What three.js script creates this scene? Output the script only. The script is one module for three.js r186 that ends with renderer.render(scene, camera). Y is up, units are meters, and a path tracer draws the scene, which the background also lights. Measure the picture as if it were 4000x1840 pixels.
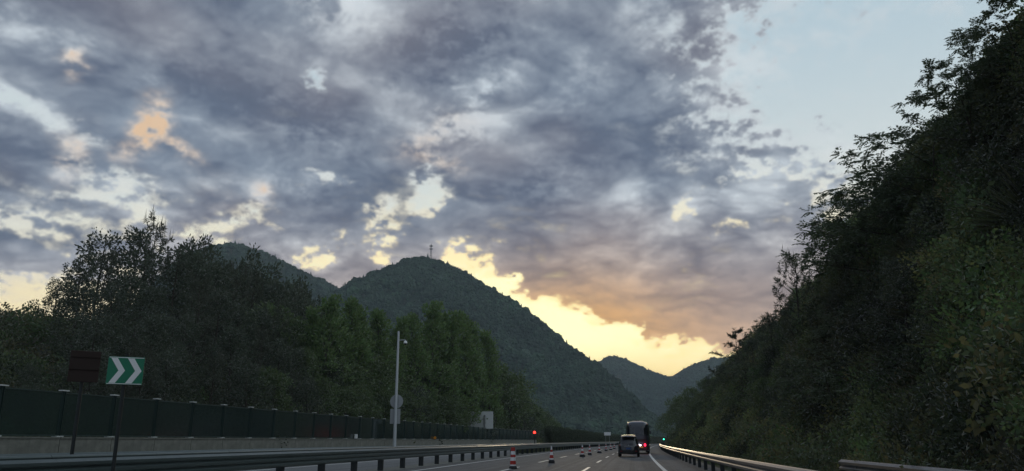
import * as THREE from 'three';
import { mergeGeometries } from 'three/addons/utils/BufferGeometryUtils.js';
import { RoundedBoxGeometry } from 'three/addons/geometries/RoundedBoxGeometry.js';

// ---------------------------------------------------------------- camera, sky, sun, exposure
const scene = new THREE.Scene();
const renderer = new THREE.WebGLRenderer({ antialias: true });
renderer.toneMapping = THREE.LinearToneMapping;
renderer.toneMappingExposure = 1.0;
renderer.shadowMap.enabled = true;

const D2R = Math.PI / 180;
const camera = new THREE.PerspectiveCamera(33.88, 1024 / 471, 0.1, 9000);
camera.position.set(0, 1.35, 0);                       // a phone held at eye level in a moving car
camera.rotation.set(14.87 * D2R, 0, 0);

function mulberry(a) {
  return () => { a |= 0; a = a + 0x6D2B79F5 | 0; let t = Math.imul(a ^ a >>> 15, 1 | a); t = t + Math.imul(t ^ t >>> 7, 61 | t) ^ t; return ((t ^ t >>> 14) >>> 0) / 4294967296; };
}
const PERM = new Uint16Array(512), GRAD = new Float32Array(256);
{
  const r = mulberry(77), p = [...Array(256).keys()];
  for (let i = 255; i > 0; i--) { const j = Math.floor(r() * (i + 1)); [p[i], p[j]] = [p[j], p[i]]; }
  for (let i = 0; i < 512; i++) PERM[i] = p[i & 255];
  for (let i = 0; i < 256; i++) GRAD[i] = r() * 2 - 1;
}
const G2 = Array.from({ length: 16 }, (_, i) => [Math.cos(i * Math.PI / 8), Math.sin(i * Math.PI / 8)]);
const fade = (t) => t * t * t * (t * (t * 6 - 15) + 10);
function noise2(x, y) {                                 // gradient noise, about -0.7 .. 0.7
  const xi = Math.floor(x), yi = Math.floor(y), fx = x - xi, fy = y - yi, X = xi & 255, Y = yi & 255;
  const u = fade(fx), v = fade(fy);
  const a = G2[PERM[PERM[X] + Y] & 15], b = G2[PERM[PERM[X + 1] + Y] & 15], c = G2[PERM[PERM[X] + Y + 1] & 15], d = G2[PERM[PERM[X + 1] + Y + 1] & 15];
  const n00 = a[0] * fx + a[1] * fy, n10 = b[0] * (fx - 1) + b[1] * fy, n01 = c[0] * fx + c[1] * (fy - 1), n11 = d[0] * (fx - 1) + d[1] * (fy - 1);
  return n00 + (n10 - n00) * u + (n01 - n00) * v + (n00 - n10 - n01 + n11) * u * v;
}
function noise3(x, y, z) {                              // value noise, -1 .. 1
  const xi = Math.floor(x), yi = Math.floor(y), zi = Math.floor(z), u = fade(x - xi), v = fade(y - yi), w = fade(z - zi), X = xi & 255, Y = yi & 255, Z = zi & 255;
  const h = (i, j, k) => GRAD[PERM[PERM[PERM[(X + i) & 255] + ((Y + j) & 255)] + ((Z + k) & 255)]];
  const l = (a, b, t) => a + (b - a) * t;
  return l(l(l(h(0, 0, 0), h(1, 0, 0), u), l(h(0, 1, 0), h(1, 1, 0), u), v), l(l(h(0, 0, 1), h(1, 0, 1), u), l(h(0, 1, 1), h(1, 1, 1), u), v), w);
}
function fbm2(x, y, oct = 5, gain = 0.5) { let s = 0, a = 1, t = 0; for (let i = 0; i < oct; i++) { s += a * noise2(x, y); t += a; a *= gain; const nx = x * 1.62 + y * 1.18 + 3.1; y = -x * 1.18 + y * 1.62 + 7.7; x = nx; } return s / t; }
function fbm3(x, y, z, oct = 4, gain = 0.5) { let s = 0, a = 1, t = 0; for (let i = 0; i < oct; i++) { s += a * noise3(x, y, z); t += a; a *= gain; x = x * 2.03 + 1.7; y = y * 2.03 + 9.2; z = z * 2.03 + 4.4; } return s / t; }
const sstep = (a, b, x) => { const t = Math.min(1, Math.max(0, (x - a) / (b - a))); return t * t * (3 - 2 * t); };
const lin = (v) => (v /= 255) <= 0.04045 ? v / 12.92 : ((v + 0.055) / 1.055) ** 2.4;
const L = (r, g, b, k = 1) => [lin(r) * k, lin(g) * k, lin(b) * k];

// evening sky: a broken deck of cloud over a clear band low in the west, where the sun has gone behind the mountain
const SUN_AZ = 4.2, SUN_EL = 7.2;
// openings in the deck: bearing, elevation, half sizes in degrees, tilt, how open, how strongly the edge is torn
const GAPS = [
  [27.5, 24.0, 7.5, 5.6, -10, 2.6, 1.0], [23.5, 27.5, 2.6, 3.0, 20, 0.9, 1.3], [33, 21.5, 7, 3.6, -12, 2.2, 1], [20.4, 24.6, 1.6, 3.0, 10, 0.9, 1.2], [36, 28, 6, 6, 0, 1.6, 1],
  [-34.6, 20.6, 2.7, 0.55, -14, 1.9, 0.7], [-28.0, 16.2, 1.7, 0.9, -20, 2.1, 1.0], [-31.6, 15.5, 2.0, 0.7, 10, 0.55, 1.4],
  [-6.6, 18.1, 0.6, 1.1, -25, 1.9, 1.3], [-6.0, 17.5, 1.0, 0.35, 15, 1.3, 1], [-14.3, 18.7, 1.1, 0.3, -6, 1.5, 0.8], [-15.3, 25.6, 0.9, 0.55, 0, 0.95, 1.0], [-15.9, 17.6, 0.6, 0.6, 30, 0.5, 1],
  [-9.6, 15.9, 0.6, 0.8, 40, 1.3, 1.3], [-14.9, 12.9, 3.2, 0.65, 4, 1.6, 1.3], [-10.9, 13.6, 1.1, 0.6, -30, 1.0, 1.4], [-20.6, 15.2, 2.4, 0.6, 12, 0.95, 1.4], [-23.8, 14.0, 2.4, 0.6, 0, 1.0, 1.2],
  [-3.9, 12.7, 1.0, 0.8, -40, 1.6, 1.2], [-1.6, 12.9, 0.9, 0.7, 20, 1.2, 1.4], [-1.4, 10.8, 2.0, 0.7, -38, 1.5, 1.2], [2.2, 9.0, 3.6, 0.9, -34, 2.2, 1.2], [5.6, 7.2, 4.0, 1.35, -24, 2.8, 0.9],
  [9.6, 5.4, 4.2, 1.5, -14, 2.5, 1.0], [13.0, 5.2, 3.4, 0.8, 10, 1.1, 1.3], [4.0, 6.0, 7.0, 2.2, -10, 1.6, 0.6],
  [-33.0, 8.0, 6.0, 1.9, 0, 2.6, 0.6], [-31.5, 13.6, 2.4, 0.6, 8, 0.85, 1.5], [-35.2, 13.6, 2.2, 0.55, -8, 1.2, 1.2], [-28.5, 11.4, 2.6, 0.7, -5, 0.75, 1.3],
  [12.9, 16.7, 0.6, 0.55, 20, 1.0, 1.2], [17.7, 18.6, 1.3, 0.4, 18, 0.85, 1.3], [21.8, 18.2, 0.9, 0.45, 25, 0.95, 1.2], [16.5, 15.0, 1.2, 0.35, 20, 0.65, 1.3],
];
// thicker banks that stand inside the openings
const BANKS = [
  [-32.4, 11.3, 3.6, 0.75, -6, 1.5, 1.0], [-11.9, 12.9, 1.8, 0.75, -6, 1.2, 1.0], [-13.6, 11.2, 2.6, 0.9, 4, 1.3, 0.9], [24.0, 20.6, 2.4, 0.5, -10, 1.25, 1.5], [20.5, 20.0, 1.5, 0.5, 0, 1.0, 1.4], [-18.3, 12.6, 1.6, 0.9, 0, 0.8, 1.2],
  [0.6, 11.9, 1.3, 0.5, -20, 0.9, 1.2], [8.9, 8.6, 2.0, 0.55, -14, 1.2, 1.3], [10.5, 7.6, 1.6, 0.3, 12, 0.7, 1.3], [22.2, 27.0, 1.8, 1.0, 30, 0.9, 1.5],
];
// places where the deck itself is thinner or lit (+) or heavier (-): bearing, elevation, half sizes, tilt, amount, warmth
const TONES = [
  [-26.7, 20.6, 0.75, 1.5, -25, 1.5, 1.0], [-24.6, 19.4, 1.2, 0.45, -25, 0.6, 1.0], [-31.8, 24.0, 0.6, 0.9, -10, 0.7, 0.8], [-31.2, 18.0, 0.8, 1.3, -20, 0.7, 0.6], [-18.5, 17.0, 0.6, 0.7, 0, 0.7, 0.6],
  [-4.3, 23.0, 2.8, 1.5, 35, 0.42, 0.15], [-1.4, 26.5, 2.6, 1.3, 30, 0.35, -0.1], [-6.8, 22.0, 2.0, 0.8, 35, 0.4, 0.6], [-14.0, 30.5, 3.5, 1.1, -8, 0.35, 0.1], [-6.0, 20.3, 1.6, 0.5, -20, 0.4, 0.9],
  [-5.0, 28.5, 5.5, 2.4, 10, -0.35, 0.1], [-16.0, 22.5, 4.5, 1.5, -12, -0.3, 0], [7.5, 26.5, 5.0, 3.2, 20, -0.2, -0.5], [2.6, 18.8, 3.2, 1.2, 15, -0.28, -0.2], [-15.5, 17.2, 2.6, 1.1, 0, -0.3, 0.2], [-9.0, 17.8, 2.0, 1.0, 0, -0.25, 0.1],
  [-24, 24.5, 6, 2, -10, -0.2, -0.4], [-34, 26, 4, 2, 0, 0.15, -0.3], [12, 29.5, 4, 2, 20, 0.2, -0.5], [9.5, 20.5, 4.5, 1.3, 18, -0.12, -0.3], [-21, 16.5, 3, 1.2, -10, 0.1, 0.6], [-34.5, 18.3, 2.5, 1.0, 0, -0.15, -0.5],
];
for (const f of TONES) f.splice(6, 0, 1);
const prep = (a) => a.map((g) => [...g.slice(0, 4), Math.cos(g[4] * D2R), Math.sin(g[4] * D2R), ...g.slice(5)]);
for (const f of GAPS) if (Math.min(f[2], f[3]) < 1.15 && f[5] < 2.15) { f[5] *= 0.76; f[2] *= 1.2; f[3] *= 1.2; }
const fGaps = prep(GAPS), fBanks = prep(BANKS), fTones = prep(TONES);
function feature(f, az, el, wx, wy) {
  let dx = az - f[0]; if (dx > 180) dx -= 360; else if (dx < -180) dx += 360;
  if (dx > 30 || dx < -30) return 0;
  const k = f[7], m = Math.min(1.1, Math.min(f[2], f[3]) * 0.4 + 0.18);
  dx = (dx + wx * k * m) * Math.cos(el * D2R); const dy = el - f[1] + wy * k * m;
  const u = (dx * f[4] + dy * f[5]) / f[2], v = (-dx * f[5] + dy * f[4]) / f[3], d = u * u + v * v;
  return d > 7 ? 0 : f[6] * Math.exp(-d * 0.85);
}
const C_DARK = L(103, 114, 134), C_MID = L(137, 147, 161), C_LIGHT = L(182, 191, 199), C_MAUVE = L(140, 135, 142), C_BLUE = L(112, 131, 153);
const C_WARM = L(184, 160, 145), C_AMBER = L(224, 172, 108), C_GOLD = L(255, 230, 165, 1.2), C_PEACH = L(228, 192, 152), C_SILVER = L(222, 229, 232);
const K_PALE = L(211, 219, 219), K_HIGH = L(182, 202, 213), K_LOW = L(246, 226, 180), K_SUN = L(255, 250, 196, 1.25), K_ORANGE = L(252, 204, 122);
const mix3 = (a, b, t) => [a[0] + (b[0] - a[0]) * t, a[1] + (b[1] - a[1]) * t, a[2] + (b[2] - a[2]) * t];
const sunDir = new THREE.Vector3(Math.sin(SUN_AZ * D2R) * Math.cos(SUN_EL * D2R), Math.sin(SUN_EL * D2R), -Math.cos(SUN_AZ * D2R) * Math.cos(SUN_EL * D2R));
function skyColour(x, y, z) {
  const el = Math.asin(y) / D2R, az = Math.atan2(x, -z) / D2R;
  const cosg = x * sunDir.x + y * sunDir.y + z * sunDir.z, g = Math.acos(Math.min(1, Math.max(-1, cosg))) / D2R;
  const toSun = 0.5 + 0.5 * cosg;
  // clear air
  const low = sstep(16, 6.5, el) * (0.25 + 0.75 * sstep(0.55, 0.97, toSun));
  let clear = mix3(mix3(K_HIGH, K_PALE, sstep(30, 15, el)), K_LOW, low);
  clear = mix3(clear, K_SUN, Math.max(Math.exp(-((g / 9) ** 2)) * 0.95, Math.exp(-((g / 22) ** 2)) * 0.85 * sstep(17, 13, el)));
  clear = mix3(clear, K_ORANGE, sstep(7.5, 3.5, el) * Math.exp(-((g / 16) ** 2)) * 0.8);
  // the deck, laid out on a plane overhead
  const k = 3.3 / (y + 0.2), px = x * k + 5.3, pz = z * k * 1.0 - 2.2;
  const wx = fbm2(px * 0.9 + 11, pz * 0.9, 4), wz = fbm2(px * 0.9 - 7, pz * 0.9 + 19, 4);
  const big = fbm2(px * 0.42 + 40, pz * 0.42 + 13, 3);
  const bil = fbm2(px + wx * 0.5, pz + wz * 0.5, 6, 0.54);
  const fine = fbm2(px * 3.1 + wx * 0.9, pz * 3.1 + wz * 0.9, 5, 0.6);
  // ragged edges
  const tx = fbm3(x * 26, y * 44, z * 26, 5, 0.6) * 3.6, ty = fbm3(x * 26 + 31, y * 44 + 7, z * 26, 5, 0.6) * 3.0;
  // heaped tops and hollows within the deck
  let heap = 0, ha = 0.62, hx = px * 1.7 + wx * 0.5 + 20, hz = pz * 1.7 + wz * 0.5 - 9;
  for (let i = 0; i < 5; i++) { heap += ha * Math.abs(noise2(hx, hz)) * 2.2; ha *= 0.55; const n = hx * 1.7 + hz * 1.05; hz = hz * 1.7 - hx * 1.05 + 5; hx = n; }
  heap -= 0.62;
  const tear = fbm3(x * 60, y * 100, z * 60 + 3, 5, 0.66);
  let cover = 1.12 + big * 0.4 + bil * 0.7 - heap * 0.25 + fine * 0.25, tone = bil * 1.15 + heap * 0.55 + fine * 0.4 + big * 0.35, warm = 0, open = 0;
  cover -= 1.35 * sstep(0.12, 0.6, 0.9 * x + 0.35 * z + 0.2 * y);      // deck ends right as in view; opened wider out of frame to add light
  for (const f of fGaps) open += feature(f, az, el, tx, ty);
  cover -= open * 0.95 + Math.min(0.85, open) * (tear * 3.0 + heap * 0.9);
  for (const f of fBanks) cover += feature(f, az, el, tx, ty);
  tone += Math.min(0.9, open) * 0.4;
  for (const f of fTones) { const v = feature(f, az, el, tx * 0.8, ty * 0.8) * Math.max(0, 1 + heap * 1.7 + tear * 1.9); tone += v; if (f[6] > 0) warm += v * f[8]; }
  const soft = sstep(9, 22, el), a = sstep(0.12 - 0.42 * soft, 0.62 + 0.28 * soft, cover + fine * 0.4);
  const veil = sstep(-0.25, 0.45, fine * 0.9 + bil * 0.5 + tear * 0.9 + cover * 0.2 + 0.12) * 0.62;
  // cloud colour: slate under the thick parts, paler where thin, warm towards the sun and the horizon
  const t = 0.46 + tone * 1.15;
  let c = t < 0.5 ? mix3(C_DARK, C_MID, Math.max(0, t * 2)) : mix3(C_MID, C_LIGHT, Math.min(1.3, t * 2 - 1));
  const hue = fbm2(px * 0.55 + 70, pz * 0.55 - 31, 3) * 1.3;
  c = mix3(c, hue > 0 ? C_MAUVE : C_BLUE, Math.min(0.45, Math.abs(hue) * 1.0));
  const lowWarm = sstep(19, 6, el) * Math.exp(-((g / 26) ** 2)) * 0.95 + sstep(15, 5, el) * 0.3 * sstep(0.6, 0.95, toSun);
  c = mix3(c, mix3(C_WARM, C_AMBER, Math.exp(-((g / 8) ** 2))), Math.min(0.92, lowWarm * (0.85 + tone * 0.5)));
  c = mix3(c, C_AMBER, sstep(11, 4, el) * Math.exp(-(((az - SUN_AZ - 3) / 11) ** 2)) * 0.45);
  const k1 = 1 + 0.22 * tone; c = [c[0] * k1, c[1] * k1, c[2] * k1];
  if (warm > 0) c = mix3(c, C_PEACH, Math.min(0.85, warm * 0.75));
  // thin edges let the light through
  const rim = sstep(1.0, 0.3, cover + fine * 0.35 + heap * 0.2) * Math.exp(-((g / 34) ** 2));
  const lit = mix3(C_SILVER, C_GOLD, Math.min(1, sstep(21, 11, el) * Math.exp(-(((az - SUN_AZ) / 34) ** 2)) * 1.25));
  c = mix3(c, lit, rim * 0.72);
  clear = mix3(clear, mix3(lit, c, 0.45), veil);
  const seen = mix3(clear, c, a * (0.88 + 0.12 * sstep(0.5, 1.0, cover)));
  const T = Math.exp(-0.05 / Math.sin(Math.max(4, el) * D2R));           // the haze of the valley lies in front of this sky
  return [(seen[0] - 0.16 * (1 - T)) / T, (seen[1] - 0.18 * (1 - T)) / T, (seen[2] - 0.2 * (1 - T)) / T].map((v) => Math.max(0.02, v));
}
const skyTexture = (() => {
  const W = 4096, H = 2048, data = new Float32Array(W * H * 4), half = H / 2;
  for (let j = 0; j < H; j++) {
    const el = ((j + 0.5) / H - 0.5) * Math.PI, sy = Math.sin(el), cy = Math.cos(el);
    for (let i = 0; i < W; i++) {
      const o = (j * W + i) * 4; data[o + 3] = 1;
      if (j < half) { data[o] = 0.3; data[o + 1] = 0.28; data[o + 2] = 0.24; continue; }
      const a = ((i + 0.5) / W - 0.5) * 2 * Math.PI;
      const c = skyColour(Math.cos(a) * cy, sy, Math.sin(a) * cy);
      data[o] = c[0]; data[o + 1] = c[1]; data[o + 2] = c[2];
    }
  }
  const tex = new THREE.DataTexture(data, W, H, THREE.RGBAFormat, THREE.FloatType);
  tex.mapping = THREE.EquirectangularReflectionMapping; tex.magFilter = THREE.LinearFilter; tex.minFilter = THREE.LinearFilter; tex.wrapS = THREE.RepeatWrapping; tex.needsUpdate = true;
  return tex;
})();
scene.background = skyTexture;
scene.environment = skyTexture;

// the sun itself, low and already behind the ridge
const sun = new THREE.DirectionalLight(new THREE.Color(1, 0.78, 0.5), 0.5);
sun.position.copy(sunDir).multiplyScalar(3000);
sun.shadow.radius = 2; sun.castShadow = true; sun.shadow.mapSize.set(4096, 4096);
Object.assign(sun.shadow.camera, { left: -700, right: 700, top: 700, bottom: -700, near: 1, far: 7000 });
scene.add(sun);
scene.add(sun.target);

// ---------------------------------------------------------------- helpers
const rnd = mulberry(20240);
const taken = new Map();
const numbered = (n) => { const k = taken.get(n) ?? 0; taken.set(n, k + 1); return k ? `${n}_${String(k).padStart(3, '0')}` : n; };
const shade = (o) => { o.traverse((m) => { if (m.isMesh) { m.castShadow = true; m.receiveShadow = true; } }); return o; };
function top(o, name, label, category, group, kind) {
  o.name = numbered(name); o.userData.label = label; 
  if (category) o.userData.category = category;
  if (group) o.userData.group = group;
  if (kind) o.userData.kind = kind;
  scene.add(shade(o)); return o;
}
const thing = (name, label, category, group) => top(new THREE.Group(), name, label, category, group);
function part(parent, name, geo, mat, pos, rot) {
  const m = new THREE.Mesh(geo, mat); m.name = name; m.castShadow = m.receiveShadow = true;
  if (pos) m.position.set(...pos);
  if (rot) m.rotation.set(...rot);
  parent.add(m); return m;
}
const col = (r, g, b) => new THREE.Color().setRGB(r, g, b);
const std = (c, roughness = 0.8, metalness = 0, extra = {}) => new THREE.MeshStandardMaterial({ color: col(...c), roughness, metalness, ...extra });
const polar = (az, d, y = 0) => new THREE.Vector3(Math.sin(az * D2R) * d, y, -Math.cos(az * D2R) * d);   // bearing from the camera's spot, metres

function grid(nu, nv, fn, uv, colour) {                 // surface patch fn(i/nu, j/nv) -> [x,y,z]
  const p = [], t = [], c = [], ix = [];
  for (let j = 0; j <= nv; j++) for (let i = 0; i <= nu; i++) {
    const q = fn(i / nu, j / nv); p.push(...q); t.push(...(uv ? uv(i / nu, j / nv, q) : [q[0], q[2]]));
    if (colour) c.push(...colour(q));
  }
  for (let j = 0; j < nv; j++) for (let i = 0; i < nu; i++) { const a = j * (nu + 1) + i, b = a + 1, d = a + nu + 1, e = d + 1; ix.push(a, b, d, b, e, d); }
  const g = new THREE.BufferGeometry();
  g.setAttribute('position', new THREE.Float32BufferAttribute(p, 3)); g.setAttribute('uv', new THREE.Float32BufferAttribute(t, 2));
  if (colour) g.setAttribute('color', new THREE.Float32BufferAttribute(c, 3));
  g.setIndex(ix); g.computeVertexNormals(); return g;
}
function tube(path, radii, sides = 6) {                  // tapered limb along points
  const p = [], n = [], ix = [], up = new THREE.Vector3(0.3, 0.2, 1).normalize();
  path.forEach((q, i) => {
    const d = new THREE.Vector3().subVectors(path[Math.min(i + 1, path.length - 1)], path[Math.max(i - 1, 0)]).normalize();
    const a = new THREE.Vector3().crossVectors(d, up).normalize(), b = new THREE.Vector3().crossVectors(a, d);
    for (let k = 0; k < sides; k++) { const w = k / sides * 2 * Math.PI, x = a.clone().multiplyScalar(Math.cos(w)).addScaledVector(b, Math.sin(w)); n.push(x.x, x.y, x.z); p.push(q.x + x.x * radii[i], q.y + x.y * radii[i], q.z + x.z * radii[i]); }
  });
  for (let i = 0; i < path.length - 1; i++) for (let k = 0; k < sides; k++) { const a = i * sides + k, b = i * sides + (k + 1) % sides, c = a + sides, d = b + sides; ix.push(a, c, b, b, c, d); }
  const g = new THREE.BufferGeometry();
  g.setAttribute('position', new THREE.Float32BufferAttribute(p, 3)); g.setAttribute('normal', new THREE.Float32BufferAttribute(n, 3)); g.setIndex(ix); return g;
}
const V = (x, y, z) => new THREE.Vector3(x, y, z);
const box = (w, h, d, x = 0, y = 0, z = 0) => new THREE.BoxGeometry(w, h, d).translate(x, y, z);
const cyl = (r0, r1, h, x = 0, y = 0, z = 0, seg = 14) => new THREE.CylinderGeometry(r1, r0, h, seg).translate(x, y, z);

// the road's reference line is the white line at the edge of its hard shoulder: s metres along, n metres to the right of it
const S0 = -90, S1 = 1000, line = [];
{
  let x = 1.7, z = 0; const pts = [];
  const th = (s) => 0.138 + 0.00028 * Math.min(s, 260) + 0.0011 * Math.max(0, s - 260);
  for (let s = 0; s >= S0; s--) { pts.unshift([x, z, th(s)]); x -= Math.sin(th(s - 0.5)); z += Math.cos(th(s - 0.5)); }
  x = 1.7; z = 0;
  for (let s = 1; s <= S1; s++) { x += Math.sin(th(s - 0.5)); z -= Math.cos(th(s - 0.5)); pts.push([x, z, th(s)]); }
  line.push(...pts);
}
function along(s) { const f = Math.min(line.length - 1.001, Math.max(0, s - S0)), i = Math.floor(f), t = f - i, a = line[i], b = line[i + 1]; return [a[0] + (b[0] - a[0]) * t, a[1] + (b[1] - a[1]) * t, a[2] + (b[2] - a[2]) * t]; }
function road(s, n, y = 0) { const [x, z, t] = along(s); return V(x + Math.cos(t) * n, y, z + Math.sin(t) * n); }
const heading = (s) => along(s)[2];
function strip(s0, s1, n0, n1, y, step = 4, cols = 1, colour) {
  return grid(cols, Math.max(1, Math.round((s1 - s0) / step)), (u, v) => { const p = road(s0 + (s1 - s0) * v, n0 + (n1 - n0) * u, typeof y === 'function' ? y(s0 + (s1 - s0) * v, n0 + (n1 - n0) * u) : y); return [p.x, p.y, p.z]; },
    (u, v) => [n0 + (n1 - n0) * u, s0 + (s1 - s0) * v], colour);
}

// ---------------------------------------------------------------- textures
function noiseTexture(size, fn, srgb) {
  const d = new Uint8Array(size * size * 4);
  for (let j = 0; j < size; j++) for (let i = 0; i < size; i++) { const v = fn(i / size, j / size), o = (j * size + i) * 4; for (let k = 0; k < 3; k++) d[o + k] = Math.max(0, Math.min(255, (Array.isArray(v) ? v[k] : v) * 255)); d[o + 3] = 255; }
  const t = new THREE.DataTexture(d, size, size); t.wrapS = t.wrapT = THREE.RepeatWrapping; t.magFilter = THREE.LinearFilter; t.minFilter = THREE.LinearMipmapLinearFilter; t.generateMipmaps = true;
  if (srgb) t.colorSpace = THREE.SRGBColorSpace; t.needsUpdate = true; return t;
}
const ring2 = (u, v, f, o) => fbm3(Math.cos(u * 6.2832) * f, Math.sin(u * 6.2832) * f + 3 * v * 0, o + Math.sin(v * 6.2832) * f * 0.8 + Math.cos(v * 6.2832) * f * 0.35, 4, 0.6);   // wraps in both directions
const grit = mulberry(5);
const asphaltMap = noiseTexture(512, (u, v) => { const a = 0.76 + 0.14 * ring2(u, v, 3, 2) + 0.17 * ring2(u, 0.2, 9, 8) + (grit() - 0.5) * 0.22; return [a, a * 0.985, a * 0.965]; }, true);
asphaltMap.repeat.set(1 / 7.5, 1 / 24);
const asphaltBump = noiseTexture(256, () => grit()); asphaltBump.repeat.set(1.2, 1.2);
const concreteMap = noiseTexture(256, (u, v) => { const a = 0.8 + 0.14 * ring2(u, v, 3, 5) + 0.1 * ring2(u, 0, 8, 15) + (grit() - 0.5) * 0.08; return [a, a, a * 0.97]; }, true);
concreteMap.repeat.set(0.4, 0.4);
const zincMap = noiseTexture(128, (u, v) => 0.72 + 0.2 * ring2(u, v, 5, 9) + (grit() - 0.5) * 0.1); zincMap.repeat.set(0.8, 1.5);

const M = {
  asphalt: new THREE.MeshStandardMaterial({ color: col(0.19, 0.192, 0.197), map: asphaltMap, roughness: 0.78, bumpMap: asphaltBump, bumpScale: 0.004 }),
  skyTintAsphalt: new THREE.MeshStandardMaterial({ color: col(0.27, 0.28, 0.295), map: asphaltMap, roughness: 0.8, bumpMap: asphaltBump, bumpScale: 0.004 }),  // paler, bluer copy of the asphalt: sky reflection put into its colour
  paint: std([0.72, 0.71, 0.68], 0.55),
  soil: std([0.045, 0.042, 0.028], 1),
  grass: std([0.035, 0.05, 0.02], 1),
  concrete: new THREE.MeshStandardMaterial({ color: col(0.3, 0.3, 0.28), map: concreteMap, roughness: 0.85 }),
  zinc: new THREE.MeshStandardMaterial({ color: col(0.2, 0.2, 0.205), roughness: 0.58, metalness: 0.85, roughnessMap: zincMap }),
  darkRail: new THREE.MeshStandardMaterial({ color: col(0.1, 0.13, 0.13), roughness: 0.5, metalness: 0.35, roughnessMap: zincMap }),
  darkPost: std([0.03, 0.035, 0.036], 0.6, 0.3),
  greenSteel: std([0.03, 0.055, 0.05], 0.45, 0.3),
  cap: std([0.6, 0.63, 0.63], 0.4, 0.2),  // pale tone puts the sky glint on the post caps into the colour
  panel: new THREE.MeshPhysicalMaterial({ color: col(0.26, 0.37, 0.36), transmission: 0.92, thickness: 0, roughness: 0.22, ior: 1.45 }),
  panels: [[0.26, 0.37, 0.36], [0.3, 0.4, 0.37], [0.21, 0.33, 0.33]].map((c, k) => new THREE.MeshPhysicalMaterial({ color: col(...c), transmission: 0.93, thickness: 0, roughness: 0.15 + k * 0.02, ior: 1.45 })),
  bark: std([0.05, 0.042, 0.034], 0.95),
  greyBark: std([0.09, 0.085, 0.075], 0.95),
};

// ---------------------------------------------------------------- ground and road
{
  const g = grid(64, 64, (u, v) => { const x = (u - 0.5) * 8000, z = (v - 0.55) * 8000; return [x, -0.12, z]; }, (u, v) => [u * 8000, v * 8000]);
  top(new THREE.Mesh(g, M.soil), 'ground', 'dark earth and leaf litter of the valley floor', null, null, 'structure');
  const r = new THREE.Group();
  top(r, 'road', 'grey asphalt carriageway with dashed lane lines, bending gently away', null, null, 'structure');
  part(r, 'asphalt', strip(S0, 900, -12.6, 2.9, 0, 4, 6), M.asphalt);
  part(r, 'edge_line', strip(S0, 700, -0.1, 0.1, 0.006, 3), M.paint);
  part(r, 'edge_line', strip(S0, 700, -11.6, -11.42, 0.006, 3), M.paint);
  for (const n of [-3.75, -7.5]) for (let s = -83.6; s < 330; s += 15) part(r, 'lane_dash', strip(s, s + 6, n - 0.08, n + 0.08, 0.006, 2), M.paint);
  const o = new THREE.Group();
  top(o, 'opposite_road', 'grey carriageway for oncoming traffic beyond the dark crash barrier', null, null, 'structure');
  part(o, 'asphalt', strip(S0, 900, -26.4, -14.1, 0.01, 4, 4), M.skyTintAsphalt);
  part(o, 'edge_line', strip(S0, 600, -18.95, -18.75, 0.016, 3), M.paint);
  part(o, 'edge_line', strip(S0, 600, -25.6, -25.42, 0.016, 3), M.paint);
  top(new THREE.Mesh(strip(S0, 900, -14.1, -12.6, 0.005, 4, 1), M.concrete), 'median_strip', 'narrow strip of ground under the crash barrier between the carriageways', null, null, 'structure');
  top(new THREE.Mesh(strip(S0, 900, 2.9, 6.2, (s, n) => -0.02 + (n - 2.9) * 0.05, 4, 2), M.grass), 'verge', 'grassy verge between shoulder barrier and slope', null, null, 'structure');
}

// right-hand cut slope and the ground behind it
const slopeTop = (s) => (12.0 + 4.0 * sstep(62, 34, s)) * (1 - 0.66 * sstep(125, 270, s)) * (1 - 0.6 * sstep(270, 420, s));
function slopeY(s, n) {
  const h = slopeTop(s), k = Math.min(1, Math.max(0, (n - 5.4) / 8.8));
  const face = h * (0.72 * k + 0.28 * sstep(0, 1, k)), back = Math.max(0, n - 14.2) * 0.36 * (h / 13.6);
  const p = along(s);
  const bump = (fbm2(p[0] * 0.1 + n * 0.09, p[1] * 0.1 + n * 0.2, 4) * 3.6 + fbm2(s * 0.16 + n * 0.12, n * 0.1, 2) * 1.6) * sstep(0, 0.25, k);
  return 0.1 + face + back + bump;
}
top(new THREE.Mesh(strip(-60, 520, 5.4, 62, (s, n) => slopeY(s, n), 2.2, 40), M.soil), 'slope', 'steep overgrown cut slope rising beside the road', null, null, 'structure');
// low knoll behind the noise barrier
function toRoad(x, z) { let best = 1e9, bs = 0; for (let i = 0; i < line.length; i += 4) { const d = (line[i][0] - x) ** 2 + (line[i][1] - z) ** 2; if (d < best) { best = d; bs = i; } } const a = line[bs]; return [bs + S0, (x - a[0]) * Math.cos(a[2]) + (z - a[1]) * Math.sin(a[2])]; }
const knollY = (s, n) => n > -28 ? 0 : 9.5 * Math.exp(-(((n + 52) / 15) ** 2) - (((s - 62) / 30) ** 2)) * sstep(-28, -36, n) + 1.2 * sstep(-28, -40, n) + fbm2(s * 0.07, n * 0.07, 3) * 1.4 * sstep(-28, -38, n);
top(new THREE.Mesh(strip(-60, 330, -110, -27.9, (s, n) => knollY(s, n) - 0.04, 4, 30), M.soil), 'knoll', 'low wooded knoll behind the noise barrier', null, null, 'structure');

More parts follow.
